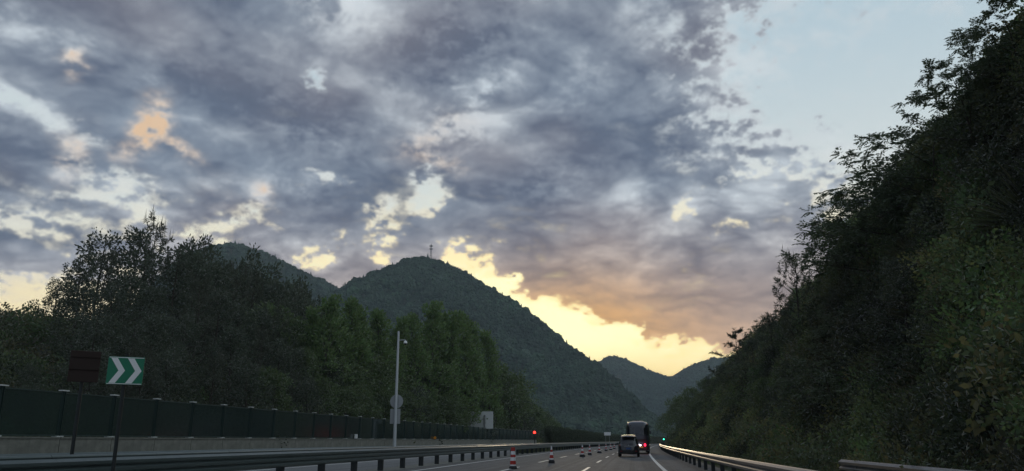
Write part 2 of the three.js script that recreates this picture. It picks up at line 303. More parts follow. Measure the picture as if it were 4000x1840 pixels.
// ---------------------------------------------------------------- mountains
const forestShapes = (() => {
  const out = [];
  const tone = (g, seed, dark) => { const r = mulberry(seed), p = g.attributes.position, c = []; for (let i = 0; i < p.count; i++) { const k = 0.8 + r() * 0.4; c.push(0.034 * k * dark, 0.058 * k * dark, 0.038 * k * dark); } g.setAttribute('color', new THREE.Float32BufferAttribute(c, 3)); return g; };
  for (let v = 0; v < 2; v++) {                         // rounded crowns
    const g = new THREE.IcosahedronGeometry(1, 2), p = g.attributes.position;
    for (let i = 0; i < p.count; i++) { const x = p.getX(i), y = p.getY(i), z = p.getZ(i), k = 1 + 0.34 * noise3(x * 2.3 + v * 9, y * 2.3, z * 2.3) + 0.22 * noise3(x * 5 + 4, y * 5, z * 5 + v * 7); p.setXYZ(i, x * k * 0.62, y * k * 0.85 + 0.75, z * k * 0.62); }
    g.computeVertexNormals(); out.push(tone(g, 3 + v, 1 + 0.15 * v));
  }
  const tiers = [];                                       // pointed crowns
  for (let k = 0; k < 5; k++) { const c = new THREE.ConeGeometry(0.55 * (1 - k * 0.17), 0.72, 7, 1, true).toNonIndexed(); const p = c.attributes.position; for (let i = 0; i < p.count; i++) { const j = 1 + 0.3 * noise3(p.getX(i) * 7 + k, k * 3.1, p.getZ(i) * 7); p.setX(i, p.getX(i) * j); p.setZ(i, p.getZ(i) * j); } c.rotateY(k); c.translate(0, 0.35 + k * 0.36, 0); tiers.push(c); }
  const f = mergeGeometries(tiers); f.computeVertexNormals(); out.push(tone(f, 9, 0.85));
  return out;
})();
const forestMat = new THREE.MeshStandardMaterial({ color: 0xffffff, vertexColors: true, roughness: 1 });
function mountain(name, label, forestLabel, ridge, { run = 1.6, foot = 60, spur = 34, count = 9000, tree = [6, 9.5], back = true, turn = 0 }) {
  const pts = ridge.map(([az, el, d]) => { const p = polar(az, d); p.y = Math.tan(el * D2R) * d + 1.35 - tree[0] * 0.75; return p; });
  const curve = new THREE.CatmullRomCurve3(pts, false, 'centripetal'), N = 150, R = [];
  for (let i = 0; i <= N; i++) { const p = curve.getPoint(i / N); p.y = Math.max(p.y, -1); R.push(p); }
  const chord = new THREE.Vector3().subVectors(pts[pts.length - 1], pts[0]).setY(0).normalize();
  const front = V(-chord.z, 0, chord.x); if (front.dot(R[75]) > 0) front.negate();
  front.applyAxisAngle(V(0, 1, 0), turn);
  const at = (u, v) => {                                 // v from -0.4 (behind) over 0 (ridge) to 1 (foot)
    const f = u * N, i = Math.min(N - 1, Math.floor(f)), p = R[i].clone().lerp(R[i + 1], f - i), w = Math.abs(v), d = (p.y * run + foot) * v;
    const x = p.x + front.x * d, z = p.z + front.z * d;
    const relief = spur * (fbm2(x * 0.0065, z * 0.0065, 4) + 0.5 * fbm2(x * 0.02 + 9, z * 0.02, 3)) * Math.sin(Math.PI * Math.min(1, w * 1.05)) * sstep(0.02, 0.3, w) * Math.min(1, p.y / 120);
    return V(x, (p.y + 3) * (1 - w * (0.86 + 0.14 * w)) - 3 + relief, z);
  };
  const g = grid(N, 70, (u, v) => at(u, -0.4 + v * 1.4).toArray());
  top(new THREE.Mesh(g, M.soil), name, label, null, null, 'structure');
  const r = mulberry(name.length * 131 + count), sets = forestShapes.map(() => []);
  const m4 = new THREE.Matrix4(), q = new THREE.Quaternion(), e = new THREE.Euler();
  for (let k = 0; k < count; k++) {
    const v = r() < 0.16 ? -0.04 + r() * 0.06 : r() * 1.0, u = r(), p = at(u, v);
    if (p.y < 0) continue;
    const h = (tree[0] + (tree[1] - tree[0]) * r()) / 1.8, pick = r() < 0.42 ? 2 : r() < 0.5 ? 0 : 1, w = h * (pick === 2 ? 0.85 + r() * 0.3 : 1.0 + r() * 0.7);
    q.setFromEuler(e.set((r() - 0.5) * 0.2, r() * 6.28, (r() - 0.5) * 0.2));
    const stand = 1 + 0.9 * fbm2(p.x * 0.012 + 5, p.z * 0.012, 3), big = r() < 0.05 ? 1.45 : 1;
    sets[pick].push([m4.clone().compose(p.setY(p.y - 0.6), q, V(w * big, h * big, w * big)), (0.6 + r() * 0.8) * stand, r()]);
  }
  const grp = new THREE.Group();
  sets.forEach((list, k) => {
    const im = new THREE.InstancedMesh(forestShapes[k], forestMat, list.length); im.name = 'tree_crowns'; im.userData.kind = 'stuff';
    list.forEach(([m, b, t], i) => { im.setMatrixAt(i, m); im.setColorAt(i, col(b * (0.9 + t * 0.3), b, b * (0.85 + 0.25 * t))); });
    grp.add(im);
  });
  top(grp, name.replace(/mountain|hills?|ridge/, 'forest'), forestLabel, 'forest', null, 'stuff');
  return at;
}
const mainAt = mountain('tower_mountain', 'wooded mountain with the lattice tower on its summit', 'close woodland covering the mountain with the lattice tower',
  [[-15.5, 8.6, 1480], [-13.6, 9.9, 1440], [-12.4, 10.5, 1410], [-10.5, 11.5, 1370], [-8.7, 12.5, 1330], [-7.4, 13.0, 1305], [-6.6, 13.05, 1300], [-5.4, 12.8, 1290], [-3.9, 12.2, 1275], [-2.3, 11.3, 1250], [0, 9.95, 1220], [1.9, 8.6, 1190], [3.8, 6.95, 1150], [5.3, 5.8, 1110], [6.4, 5.1, 1080], [8.3, 3.2, 1030], [10.3, 1.3, 980], [11.5, 0.2, 950]],
  { count: 30000, run: 1.5, foot: 110, spur: 62, turn: 0.25 });
mountain('side_ridge', 'wooded ridge sloping down behind the knoll to the saddle', 'woodland on the ridge behind the knoll',
  [[-33, 1.5, 1500], [-28, 6.5, 1500], [-25, 10.5, 1500], [-22.8, 12.7, 1500], [-20.4, 13.35, 1500], [-18.8, 13.0, 1500], [-17, 12.4, 1510], [-15.1, 11.6, 1520], [-13.5, 10.95, 1530], [-12.0, 10.3, 1545], [-9.5, 9.4, 1560]],
  { count: 9000, run: 1.4, foot: 60, spur: 30 });
mountain('far_hills', 'hazy far hills closing the valley beyond the bus', 'far-off woodland on the hazy hills closing the valley',
  [[2, 3.0, 2350], [4.6, 4.6, 2350], [6.2, 5.4, 2350], [7.2, 5.9, 2360], [8.2, 5.7, 2360], [9.7, 5.0, 2370], [10.6, 4.6, 2370], [11.3, 4.35, 2370], [12.6, 5.0, 2350], [14.0, 5.5, 2330], [15.3, 5.65, 2320], [17.3, 5.6, 2300], [21, 5, 2280], [26, 3.6, 2260]],
  { count: 15000, run: 2.0, foot: 120, spur: 40 });
scene.fog = new THREE.FogExp2(new THREE.Color(0.72, 0.88, 1.0), 0.00016);

// ---------------------------------------------------------------- trees and undergrowth
class Leaves {
  constructor() { this.p = []; this.n = []; this.c = []; this.i = []; }
  add(o, dir, side, len, wid, c) {                       // one folded leaf: base, two shoulders, tip
    const k = this.p.length / 3, nx = side.y * dir.z - side.z * dir.y, ny = side.z * dir.x - side.x * dir.z, nz = side.x * dir.y - side.y * dir.x;
    const s = Math.sign(ny) || 1, m = 0.42;
    this.p.push(o.x, o.y, o.z, o.x + dir.x * len * m + side.x * wid, o.y + dir.y * len * m + side.y * wid, o.z + dir.z * len * m + side.z * wid,
      o.x + dir.x * len * m - side.x * wid, o.y + dir.y * len * m - side.y * wid, o.z + dir.z * len * m - side.z * wid, o.x + dir.x * len, o.y + dir.y * len, o.z + dir.z * len);
    for (let q = 0; q < 4; q++) { this.n.push(nx * s, ny * s, nz * s); this.c.push(...c); }
    if (s < 0) this.i.push(k, k + 2, k + 1, k + 1, k + 2, k + 3); else this.i.push(k, k + 1, k + 2, k + 1, k + 3, k + 2);
  }
  geometry() {
    const g = new THREE.BufferGeometry();
    g.setAttribute('position', new THREE.Float32BufferAttribute(this.p, 3)); g.setAttribute('normal', new THREE.Float32BufferAttribute(this.n, 3)); g.setAttribute('color', new THREE.Float32BufferAttribute(this.c, 3)); g.setIndex(this.i); return g;
  }
}
const leafMat = new THREE.MeshPhysicalMaterial({ color: 0xffffff, vertexColors: true, roughness: 1, transmission: 0.5, thickness: 0, side: THREE.DoubleSide });   // half of what a leaf does not absorb passes through it
const randDir = (r) => { const y = r() * 2 - 1, a = r() * 6.2832, q = Math.sqrt(1 - y * y); return V(Math.cos(a) * q, y, Math.sin(a) * q); };
const perp = (d, r) => { const v = randDir(r); return v.addScaledVector(d, -v.dot(d)).normalize(); };
const LEAF = 1.0;
const jitter = (c, r, k = 0.5) => { const f = 1 - k / 2 + r() * k, w = 0.9 + r() * 0.25; return [c[0] * f * w * LEAF, c[1] * f * LEAF, c[2] * f * LEAF]; };
function cluster(L_, o, r, { n = 30, rad = 0.6, len = 0.16, wid = 0.05, droop = 0, colour = [0.05, 0.08, 0.025], out = null }) {
  for (let k = 0; k < n; k++) {
    const d = randDir(r), p = o.clone().addScaledVector(d, rad * Math.cbrt(r()) );
    const dir = d.clone().multiplyScalar(0.7).add(randDir(r).multiplyScalar(0.6)); if (out) dir.addScaledVector(out, 0.6); dir.y -= droop; dir.normalize();
    const f = 0.7 + r() * 0.6;
    L_.add(p, dir, perp(dir, r), len * f, wid * f, jitter(colour, r));
  }
}
function limbs(r, H, o) {                                 // trunk and boughs; returns wood geometry and the ends of the twigs
  const wood = [], ends = [];
  const lean = V((r() - 0.5) * (o.lean ?? 0.1), 1, (r() - 0.5) * (o.lean ?? 0.1)).normalize();
  const path = [], rad = [], n = 7;
  for (let i = 0; i <= n; i++) { const t = i / n; path.push(V(lean.x * H * t + Math.sin(t * 3 + r()) * 0.03 * H * t, H * 0.96 * t, lean.z * H * t + Math.cos(t * 2.3 + r()) * 0.03 * H * t)); rad.push(H * (o.thick ?? 0.016) * (1 - 0.86 * t)); }
  wood.push(tube(path, rad, 7));
  const onTrunk = (t) => { const f = t * n, i = Math.min(n - 1, Math.floor(f)); return path[i].clone().lerp(path[i + 1], f - i); };
  for (let b = 0; b < o.boughs; b++) {
    const t = o.from + (0.97 - o.from) * ((b + r() * 0.8) / o.boughs), a = b * 2.4 + r() * 0.9, len = o.reach(t) * H * (0.75 + r() * 0.5), rise = o.rise(t);
    const p0 = onTrunk(t), d = V(Math.cos(a), rise, Math.sin(a)).normalize(), bp = [p0], br = [H * 0.006 * (1.3 - t)];
    for (let i = 1; i <= 4; i++) { const q = bp[i - 1].clone().addScaledVector(d, len / 4); d.y += o.curl ?? 0; d.add(randDir(r).multiplyScalar(0.12)).normalize(); bp.push(q); br.push(br[0] * (1 - i * 0.22)); }
    wood.push(tube(bp, br, 5));
    for (let k = 0; k < o.twigs; k++) {
      const f = 0.25 + 0.75 * (k + r()) / o.twigs, i = Math.min(3, Math.floor(f * 4)), q = bp[i].clone().lerp(bp[i + 1], f * 4 - i);
      const dir = bp[i + 1].clone().sub(bp[i]).normalize().add(randDir(r).multiplyScalar(0.9)).normalize(); const e = q.clone().addScaledVector(dir, len * (o.spread ?? 0.22) * (0.5 + r()));
      wood.push(tube([q, e], [br[0] * 0.35, br[0] * 0.12], 3)); ends.push([e, dir, f, t]);
    }
    ends.push([bp[4], d.clone(), 1, t]);
  }
  ends.push([path[n], V(0, 1, 0), 1, 1]);
  return { wood: mergeGeometries(wood), ends };
}
function treeProto(kind, seed) {
  const r = mulberry(seed), L_ = new Leaves(); let w, H = 10;
  if (kind === 'broadleaf') {
    w = limbs(r, H, { boughs: 13, from: 0.22, reach: (t) => 0.36 * Math.sin(Math.PI * Math.min(1, 0.25 + t * 0.72)), rise: (t) => 0.25 + t * 0.9, twigs: 7, curl: 0.05, spread: 0.34, thick: 0.018, lean: 0.16 });
    for (const [e, d] of w.ends) cluster(L_, e, r, { n: 30, rad: 0.75, len: 0.3, wid: 0.11, droop: 0.25, colour: [0.09, 0.135, 0.05], out: d });
  } else if (kind === 'dark') {                             // dense dark evergreen
    w = limbs(r, H, { boughs: 20, from: 0.14, reach: (t) => 0.34 * (1 - t * 0.72), rise: (t) => 0.15 + t * 0.5, twigs: 6, curl: 0.06, spread: 0.3, thick: 0.016 });
    for (const [e, d] of w.ends) cluster(L_, e, r, { n: 24, rad: 0.55, len: 0.26, wid: 0.07, droop: 0.1, colour: [0.058, 0.078, 0.048], out: d });
  } else if (kind === 'pine') {                              // open crown, tufts held upright on the shoots
    w = limbs(r, H, { boughs: 26, from: 0.2, reach: (t) => 0.3 * (1 - t * 0.74) + 0.02, rise: (t) => 0.2 + t * 0.6, twigs: 4, curl: 0.17, spread: 0.32, thick: 0.014, lean: 0.06 });
    for (const [e, d, f, t] of w.ends) {
      const up = d.clone().setY(d.y + 1.1).normalize(), c = [0.06, 0.075, 0.045], tip = e.clone().addScaledVector(up, 0.25 + r() * 0.2);
      for (let k = 0; k < 24; k++) { const q = e.clone().lerp(tip, r()), dd = randDir(r).addScaledVector(up, 0.75).normalize(); L_.add(q, dd, perp(dd, r), 0.24 + r() * 0.16, 0.028, jitter(c, r)); }
      if (t > 0.75 && r() < 0.7) { const q = tip.clone(); L_.add(q, V((r() - 0.5) * 0.1, 1, (r() - 0.5) * 0.1), V(1, 0, 0), 0.4 + r() * 0.5, 0.025, jitter([0.05, 0.05, 0.035], r)); L_.add(q, V(0, 1, 0), V(0, 0, 1), 0.4 + r() * 0.4, 0.025, jitter([0.05, 0.05, 0.035], r)); }
    }
  } else if (kind === 'poplar') {                            // narrow, light, leaves standing upward
    H = 18;
    w = limbs(r, H, { boughs: 34, from: 0.1, reach: (t) => 0.15 * Math.sqrt(Math.max(0.02, 1 - t)) * (0.75 + 0.5 * Math.abs(Math.sin(t * 9 + seed))) + 0.012, rise: (t) => 1.3 + t * 1.2, twigs: 5, curl: 0.12, spread: 0.3, thick: 0.011, lean: 0.03 });
    for (const [e, d] of w.ends) cluster(L_, e, r, { n: 19, rad: 0.62, len: 0.36, wid: 0.11, droop: -0.5, colour: [0.13, 0.21, 0.07], out: d });
  } else if (kind === 'drooping') {                          // long narrow leaflets hanging from outward twigs
    H = 7;
    w = limbs(r, H, { boughs: 13, from: 0.25, reach: (t) => 0.48 * (1 - t * 0.35), rise: (t) => 0.15 + t * 0.55, twigs: 9, curl: -0.035, spread: 0.34, thick: 0.014, lean: 0.35 });
    for (const [e, d] of w.ends) {
      for (let a = 0; a < 4; a++) {                          // fronds: leaflets in pairs along a stalk
        const st = d.clone().add(randDir(r).multiplyScalar(0.8)); st.y -= 0.15; st.normalize(); const sd = perp(st, r).setY(0).normalize(), len = 0.45 + r() * 0.25;
        for (let k = 0; k < 7; k++) for (const s of [-1, 1]) { const q = e.clone().addScaledVector(st, len * (k + 1) / 7); q.y -= 0.12 * (k / 7) ** 2; const dd = sd.clone().multiplyScalar(s).addScaledVector(st, 0.7).add(randDir(r).multiplyScalar(0.25)); dd.y -= 0.45; dd.normalize(); L_.add(q, dd, perp(dd, r), 0.17 + r() * 0.08, 0.038, jitter([0.08, 0.115, 0.055], r)); }
      }
    }
  } else {                                                   // sapling: flat tiers of stiff shoots
    H = 4;
    w = limbs(r, H, { boughs: 15, from: 0.12, reach: (t) => 0.42 * (1 - t) + 0.05, rise: (t) => 0.1 + t * 0.3, twigs: 5, curl: 0.05, spread: 0.3, thick: 0.012, lean: 0.05 });
    for (const [e, d] of w.ends) for (let k = 0; k < 16; k++) { const dd = d.clone().multiplyScalar(0.8).add(randDir(r).multiplyScalar(0.7)).normalize(); L_.add(e.clone().addScaledVector(d, -r() * 0.3), dd, perp(dd, r), 0.16 + r() * 0.08, 0.022, jitter([0.04, 0.055, 0.028], r)); }
  }
  return { H, wood: w.wood, crown: L_.geometry() };
}
const protos = { broadleaf: [1, 2, 3].map((k) => treeProto('broadleaf', 100 + k)), dark: [1, 2, 3].map((k) => treeProto('dark', 200 + k)), pine: [1, 2, 3].map((k) => treeProto('pine', 300 + k)), poplar: [1, 2, 3, 4, 5].map((k) => treeProto('poplar', 400 + k)), drooping: [1, 2, 3].map((k) => treeProto('drooping', 500 + k)), sapling: [treeProto('sapling', 601)] };
const treeName = { broadleaf: 'broadleaf_tree', dark: 'evergreen_tree', pine: 'pine_tree', poplar: 'poplar_tree', drooping: 'drooping_tree', sapling: 'sapling' };
const treeRnd = mulberry(4242), skyline = [];
function tree(kind, pos, height, label, group, wide = 1) {
  const list = protos[kind], p = list[Math.floor(treeRnd() * list.length)], g = thing(treeName[kind], label, 'tree', group), k = height / p.H;
  part(g, 'trunk', p.wood, kind === 'poplar' ? M.greyBark : M.bark); part(g, 'crown', p.crown, leafMat);
  g.position.copy(pos); g.rotation.y = treeRnd() * 6.28; g.scale.set(k * wide, k, k * wide);
  return g;
}
const lerpTable = (t, x) => { if (x <= t[0][0]) return t[0][1]; for (let i = 1; i < t.length; i++) if (x <= t[i][0]) return t[i - 1][1] + (t[i][1] - t[i - 1][1]) * (x - t[i - 1][0]) / (t[i][0] - t[i - 1][0]); return t[t.length - 1][1]; };
// how high the canopy stands above eye level, by bearing
const CANOPY = [[-40, 1], [-36, 1.5], [-33.5, 3.4], [-32.2, 6], [-31.4, 8.4], [-30.7, 10.4], [-30.3, 12.2], [-28.8, 13.5], [-26.5, 13.6], [-24.4, 14.1], [-22.7, 13.7], [-21.4, 13.0], [-18.8, 12.5], [-16.9, 11.7], [-15.1, 10.5], [-13.4, 9.4], [-11, 8.9], [-8, 8.6], [-5, 8.8], [-2.5, 8.2], [-1.4, 7.2], [-0.7, 4.9], [0, 4.0], [1.1, 2.9], [2.4, 1.9], [3.2, 1.2], [5, 0.6]];
{
  const r = mulberry(31);
  const rows = [[-30.6, 0.42], [-35, 0.6], [-40.5, 0.78], [-47, 0.92], [-54, 1.0]];
  rows.forEach(([n, frac], k) => {
    for (let s = 18; s < 126; s += 3.3 + k * 0.25) {
      const ss = s + (r() - 0.5) * 1.8, nn = n + (r() - 0.5) * 2.6, p = road(ss, nn), d = Math.hypot(p.x, p.z), az = Math.atan2(p.x, -p.z) / D2R;
      if (az < -39 || az > -12.8) continue;
      p.y = knollY(ss, nn) - 0.1;
      const h = d * Math.tan(lerpTable(CANOPY, az) * frac * (0.93 + r() * 0.1) * D2R) + 1.35 - p.y;
      if (h < 2.2) continue;
      const back = k >= 3, kind = back ? (r() < (az < -20 ? 0.6 : 0.15) ? 'pine' : 'dark') : az > -17.5 && r() < 0.5 ? 'broadleaf' : r() < 0.75 ? 'dark' : 'pine';
      const made = tree(kind, p, Math.min(h, 25), kind === 'pine' ? (back ? 'dark pine with upright shoots standing against the sky on the knoll' : 'dark pine packed among the trees below the top of the knoll') : kind === 'dark' ? (back ? 'dense dark evergreen between the skyline pines of the knoll' : 'dense dark evergreen on the side of the knoll behind the barrier') : 'dark broadleaf tree on the knoll just behind the barrier', 'trees of the dark wooded knoll', h > 14 ? 0.75 : 1.0);
      if (back) skyline.push([az, kind, made]);
    }
  });
  const count = {}; skyline.sort((a, b) => a[0] - b[0]).forEach(([, kind, o]) => { const k = count[kind] = (count[kind] ?? 0) + 1; o.userData.label = kind === 'pine' ? `dark pine with upright shoots on the knoll skyline, number ${k} counted from the picture edge` : `dense dark evergreen on the knoll skyline, number ${k} counted from the picture edge`; });
}
// tall light green trees between the knoll and the mountain: bearing, elevation of the tip, distance
const TIPS = [[-14.3, 9.3, 92], [-13.4, 10.15, 90], [-12.6, 8.9, 96], [-11.6, 9.95, 98], [-10.8, 9.4, 100], [-9.6, 9.15, 106], [-8.4, 8.75, 110], [-7.2, 8.95, 116], [-5.9, 9.95, 122], [-5.2, 9.0, 128], [-4.6, 9.3, 126], [-3.5, 9.0, 132], [-2.6, 8.4, 138], [-1.7, 7.9, 142]];
const ORD = ['first', 'second', 'third', 'fourth', 'fifth', 'sixth', 'seventh', 'eighth', 'ninth', 'tenth', 'eleventh', 'twelfth', 'thirteenth', 'fourteenth'];
TIPS.forEach(([az, el, d], i) => tree('poplar', polar(az, d, 0.6), d * Math.tan(el * D2R) + 0.9, `tall light green poplar with a pointed top, ${ORD[i]} counted from the dark knoll`, 'tall light green trees beside the knoll', 1.05 + (i % 3) * 0.12));
{
  const r = mulberry(57);
  for (const [n, frac, kinds] of [[-31, 0.38, ['broadleaf', 'broadleaf', 'dark']], [-36, 0.62, ['broadleaf', 'broadleaf', 'broadleaf', 'dark']], [-42.5, 0.8, ['broadleaf', 'poplar', 'broadleaf']]])
    for (let s = 74; s < 330; s += 5 + (s > 170 ? 3 : 0)) {
      const ss = s + (r() - 0.5) * 3, nn = n + (r() - 0.5) * 3, p = road(ss, nn), d = Math.hypot(p.x, p.z), az = Math.atan2(p.x, -p.z) / D2R;
      if (az < -13.2 || az > 4) continue;
      p.y = knollY(ss, nn) - 0.1;
      const el = lerpTable(CANOPY, az), f = az > -1 ? 0.82 + 0.18 * r() : frac * (0.9 + r() * 0.22), h = d * Math.tan(el * f * D2R) + 1.35 - p.y, kind = kinds[Math.floor(r() * kinds.length)];
      if (h < 2.5) continue;
      tree(kind, p, Math.min(h, 17), kind === 'broadleaf' ? (az > -1 ? 'broadleaf tree in the lowering row towards the bend of the road' : 'bushy broadleaf tree below the tall poplars behind the barrier') : kind === 'dark' ? 'dark evergreen below the tall poplars behind the barrier' : 'slim green tree filling the gap below the tall poplars', 'lower trees below the poplars', 1.15);
    }
}
// trees along the crest and foot of the cut slope: bearing, elevation of the top, distance, kind, size, label
const SLOPE_TREES = [
  [36.4, 27.2, 27, 'drooping', 6.5, 'leafy tree at the very top of the slope, in the corner of the picture'],
  [33.2, 25.4, 29, 'drooping', 6, 'leafy tree with hanging leaflets, second down the crest of the slope'],
  [30.4, 22.8, 31, 'drooping', 5.5, 'tree with a long branch reaching out over the slope into clear sky'],
  [27.4, 20.4, 34, 'drooping', 5.5, 'open leafy tree with sky showing through, halfway down the crest of the slope'],
  [25.3, 18.6, 37, 'drooping', 5, 'spreading leafy tree just below the halfway point of the slope crest'],
  [23.4, 16.4, 40, 'drooping', 5.5, 'tree with a twiggy branch pointing out towards the clouds'],
  [22.6, 13.8, 44, 'drooping', 4.6, 'rounded leafy tree low on the slope crest, above the twiggy conifer'],
  [21.6, 11.6, 52, 'dark', 4.5, 'dark bushy tree on the slope crest behind the twiggy conifer'],
  [20.3, 12.4, 54, 'pine', 5.5, 'twiggy dark conifer standing clear against the sky on the slope crest'],
  [17.9, 8.6, 66, 'dark', 4.5, 'dense dark tree below the twiggy conifer on the slope crest'],
  [16.6, 7.0, 80, 'dark', 4.5, 'dense dark tree beside the small pointed sapling'],
  [16.2, 7.85, 88, 'sapling', 5.0, 'small pointed sapling with stiff tiers against the sunset'],
  [14.6, 5.2, 112, 'dark', 6, 'dark tree under the sapling where the slope runs down'],
  [13.8, 4.2, 150, 'broadleaf', 7, 'round green tree at the low end of the slope, nearest the sapling'],
  [13.0, 3.6, 180, 'broadleaf', 8, 'round green tree at the low end of the slope, second from the sapling'],
  [12.3, 3.0, 215, 'broadleaf', 9, 'round green tree at the low end of the slope, third from the sapling'],
  [11.6, 2.4, 260, 'broadleaf', 10, 'green tree near the foot of the slope, above the far barrier'],
  [11.0, 1.8, 310, 'broadleaf', 10, 'distant green tree where the road bends out of sight'],
];
for (const [az, el, d, kind, h, label] of SLOPE_TREES) { const y = d * Math.tan(el * D2R) + 1.35, g = tree(kind, polar(az + (kind === 'drooping' ? 72 / d : kind === 'dark' ? 50 / d : 0), d), h, label, 'trees along the slope', kind === 'pine' ? 1.0 : 1.15), [s, n] = toRoad(g.position.x, g.position.z); const ground = n > 5.4 ? slopeY(s, n) : 0; g.position.y = Math.max(ground - 0.3, Math.min(ground + 0.1, y - h)); const fit = (y - g.position.y) / h; g.scale.multiplyScalar(Math.min(kind === 'pine' || kind === 'sapling' ? 1.8 : 1.25, Math.max(0.55, fit))); }

{                                                         // single shrubs rooted on the face of the slope
  const r = mulberry(83);
  for (let k = 0; k < 64; k++) { const s = 20 + 160 * r() ** 1.2, n = 6.2 + r() * 7.5, p = road(s, n, slopeY(s, n) - 0.25), kind = r() < 0.45 && s > 40 ? 'broadleaf' : r() < 0.5 ? 'dark' : 'drooping'; tree(kind, p, 1.7 + r() * 2.4, kind === 'broadleaf' ? 'bushy shrub rooted on the face of the cut slope' : kind === 'dark' ? 'dark compact shrub on the face of the cut slope' : 'loose shrub with hanging leaflets on the face of the cut slope', 'shrubs on the face of the slope', 1.35); }
}
// undergrowth, creepers and shrubs that nobody could count
const clumps = [[0.09, 0.14, 0.05], [0.075, 0.105, 0.05], [0.125, 0.145, 0.055]].map((c, k) => { const r = mulberry(900 + k), L_ = new Leaves(); for (let i = 0; i < 5; i++) cluster(L_, V((r() - 0.5) * 0.9, r() * 0.6, (r() - 0.5) * 0.9), r, { n: 75, rad: 0.42, len: 0.1, wid: 0.032, droop: 0.35, colour: c, out: V(0, 0.3, 0) }); return L_.geometry(); });
const sprays = [[0.1, 0.145, 0.05], [0.09, 0.11, 0.05]].map((c, k) => { const r = mulberry(950 + k), L_ = new Leaves(); for (let i = 0; i < 70; i++) { const a = r() * 6.28, o = V(Math.cos(a) * r() * 0.35, r() * 0.2, Math.sin(a) * r() * 0.35), d = V(Math.cos(a) * 0.6, 0.9 + r() * 0.4, Math.sin(a) * 0.6).normalize(); L_.add(o, d, perp(d, r), 0.45 + r() * 0.55, 0.016, jitter(c, r)); } return L_.geometry(); });
function undergrowth(name, label, shapes, spots) {
  const lists = shapes.map(() => []), r = mulberry(name.length * 17 + 3), grp = new THREE.Group();
  for (const s of spots) lists[Math.floor(r() * shapes.length)].push(s);
  lists.forEach((list, k) => {
    if (!list.length) return;
    const im = new THREE.InstancedMesh(shapes[k], leafMat, list.length), q = new THREE.Quaternion(), t = new THREE.Quaternion(), m = new THREE.Matrix4(); im.name = 'foliage'; im.userData.kind = 'stuff';
    list.forEach(([p, nrm, sc, bright], i) => { q.setFromUnitVectors(V(0, 1, 0), nrm); t.setFromAxisAngle(V(0, 1, 0), r() * 6.28); m.compose(p, q.multiply(t), V(sc * (0.8 + r() * 0.5), sc * (0.7 + r() * 0.6), sc * (0.8 + r() * 0.5))); im.setMatrixAt(i, m); const b = bright * (0.6 + r() * 0.8), w = r(); im.setColorAt(i, col(b * (0.85 + w * 0.4), b, b * (0.9 + 0.2 * w))); });
    grp.add(im);
  });
  return top(grp, name, label, 'undergrowth', null, 'stuff');
}
{
  const r = mulberry(61), spots = [], tall = [];
  for (let k = 0; k < 19000; k++) {
    const s = -14 + 360 * r() ** 1.7, n = 5.0 + r() ** 0.9 * 17, y = slopeY(s, n), e = 0.5;
    const tn = (slopeY(s, n + e) - slopeY(s, n - e)) / (2 * e), th = heading(s), nrm = V(-tn * Math.cos(th) * 0.7, 1, -tn * Math.sin(th) * 0.7).normalize(), p = road(s, n, Math.max(0, y) + 0.05);
    const patch = fbm2(p.x * 0.16 + 3, p.y * 0.22 + p.z * 0.13, 3);
    if (patch < -0.3 && r() < 0.5) continue;
    (r() < 0.1 ? tall : spots).push([p, nrm, 0.6 + r() * 0.5 + s * 0.006 + (r() < 0.06 ? 0.5 : 0), Math.min(2.1, Math.max(0.3, 1 + patch * 2.8))]);
  }
  undergrowth('creepers', 'mat of leafy creepers and shrubs covering the cut slope', clumps, spots);
  undergrowth('tall_grass', 'tufts of long grass and canes growing out of the cut slope', sprays, tall);
  const left = [];
  for (let k = 0; k < 5200; k++) { const s = 14 + 230 * r(), n = -28.8 - r() ** 1.4 * 26; const p = road(s, n, knollY(s, n)); left.push([p, V(0, 1, 0), 0.9 + r() * 1.3, 0.55 + 0.4 * r()]); }
  undergrowth('shrubs', 'low shrubs filling the ground between the trees behind the noise barrier', clumps, left);
  const verge = [];
  for (let k = 0; k < 1500; k++) { const s = -10 + 260 * r() ** 1.4, n = 3.1 + r() * 2.6; verge.push([road(s, n, (n - 2.9) * 0.05 - 0.03), V(0, 1, 0), 0.3 + r() * 0.35, 1]); }
  undergrowth('verge_grass', 'rough grass between the shoulder barrier and the slope', sprays, verge);
  const med = [];
  for (let k = 0; k < 500; k++) { const s = 88 + 40 * r(), n = -13.5 - r() * 0.9; med.push([road(s, n, 0), V(0, 1, 0), 0.35 + r() * 0.5, 1]); }
  undergrowth('median_weeds', 'weeds growing under the barrier near the red lamp', [...sprays, ...clumps], med);
}
{                                                         // clipped hedge down the median, from the red lamp onwards
  const h = thing('median_hedge', 'long dark clipped hedge in the median behind the traffic cones', 'hedge'), r = mulberry(71), spots = [];
  part(h, 'hedge_core', strip(114, 420, -14.3, -13.75, (s) => 2.7, 3), M.soil);
  for (const n of [-14.3, -13.75]) part(h, 'hedge_core', grid(100, 1, (u, v) => { const p = road(114 + u * 306, n, v * 2.7); return [p.x, p.y, p.z]; }), M.soil);
  for (let k = 0; k < 7000; k++) { const s = 113 + 307 * r() ** 1.25, y = 0.1 + r() * 2.9; spots.push([road(s, -14.05 + (r() - 0.45) * 0.9, y), V(0, 1, 0), 0.4 + r() * 0.3, 0.62]); }
  const im = new THREE.InstancedMesh(clumps[1], leafMat, spots.length), m = new THREE.Matrix4(), q = new THREE.Quaternion(); im.name = 'foliage'; im.userData.kind = 'stuff';
  spots.forEach(([p, n, sc, b], i) => { q.setFromAxisAngle(V(0, 1, 0), r() * 6.28); m.compose(p, q, V(sc, sc, sc)); im.setMatrixAt(i, m); const k = b * (0.7 + r() * 0.6); im.setColorAt(i, col(k, k, k)); });
  h.add(im);
}

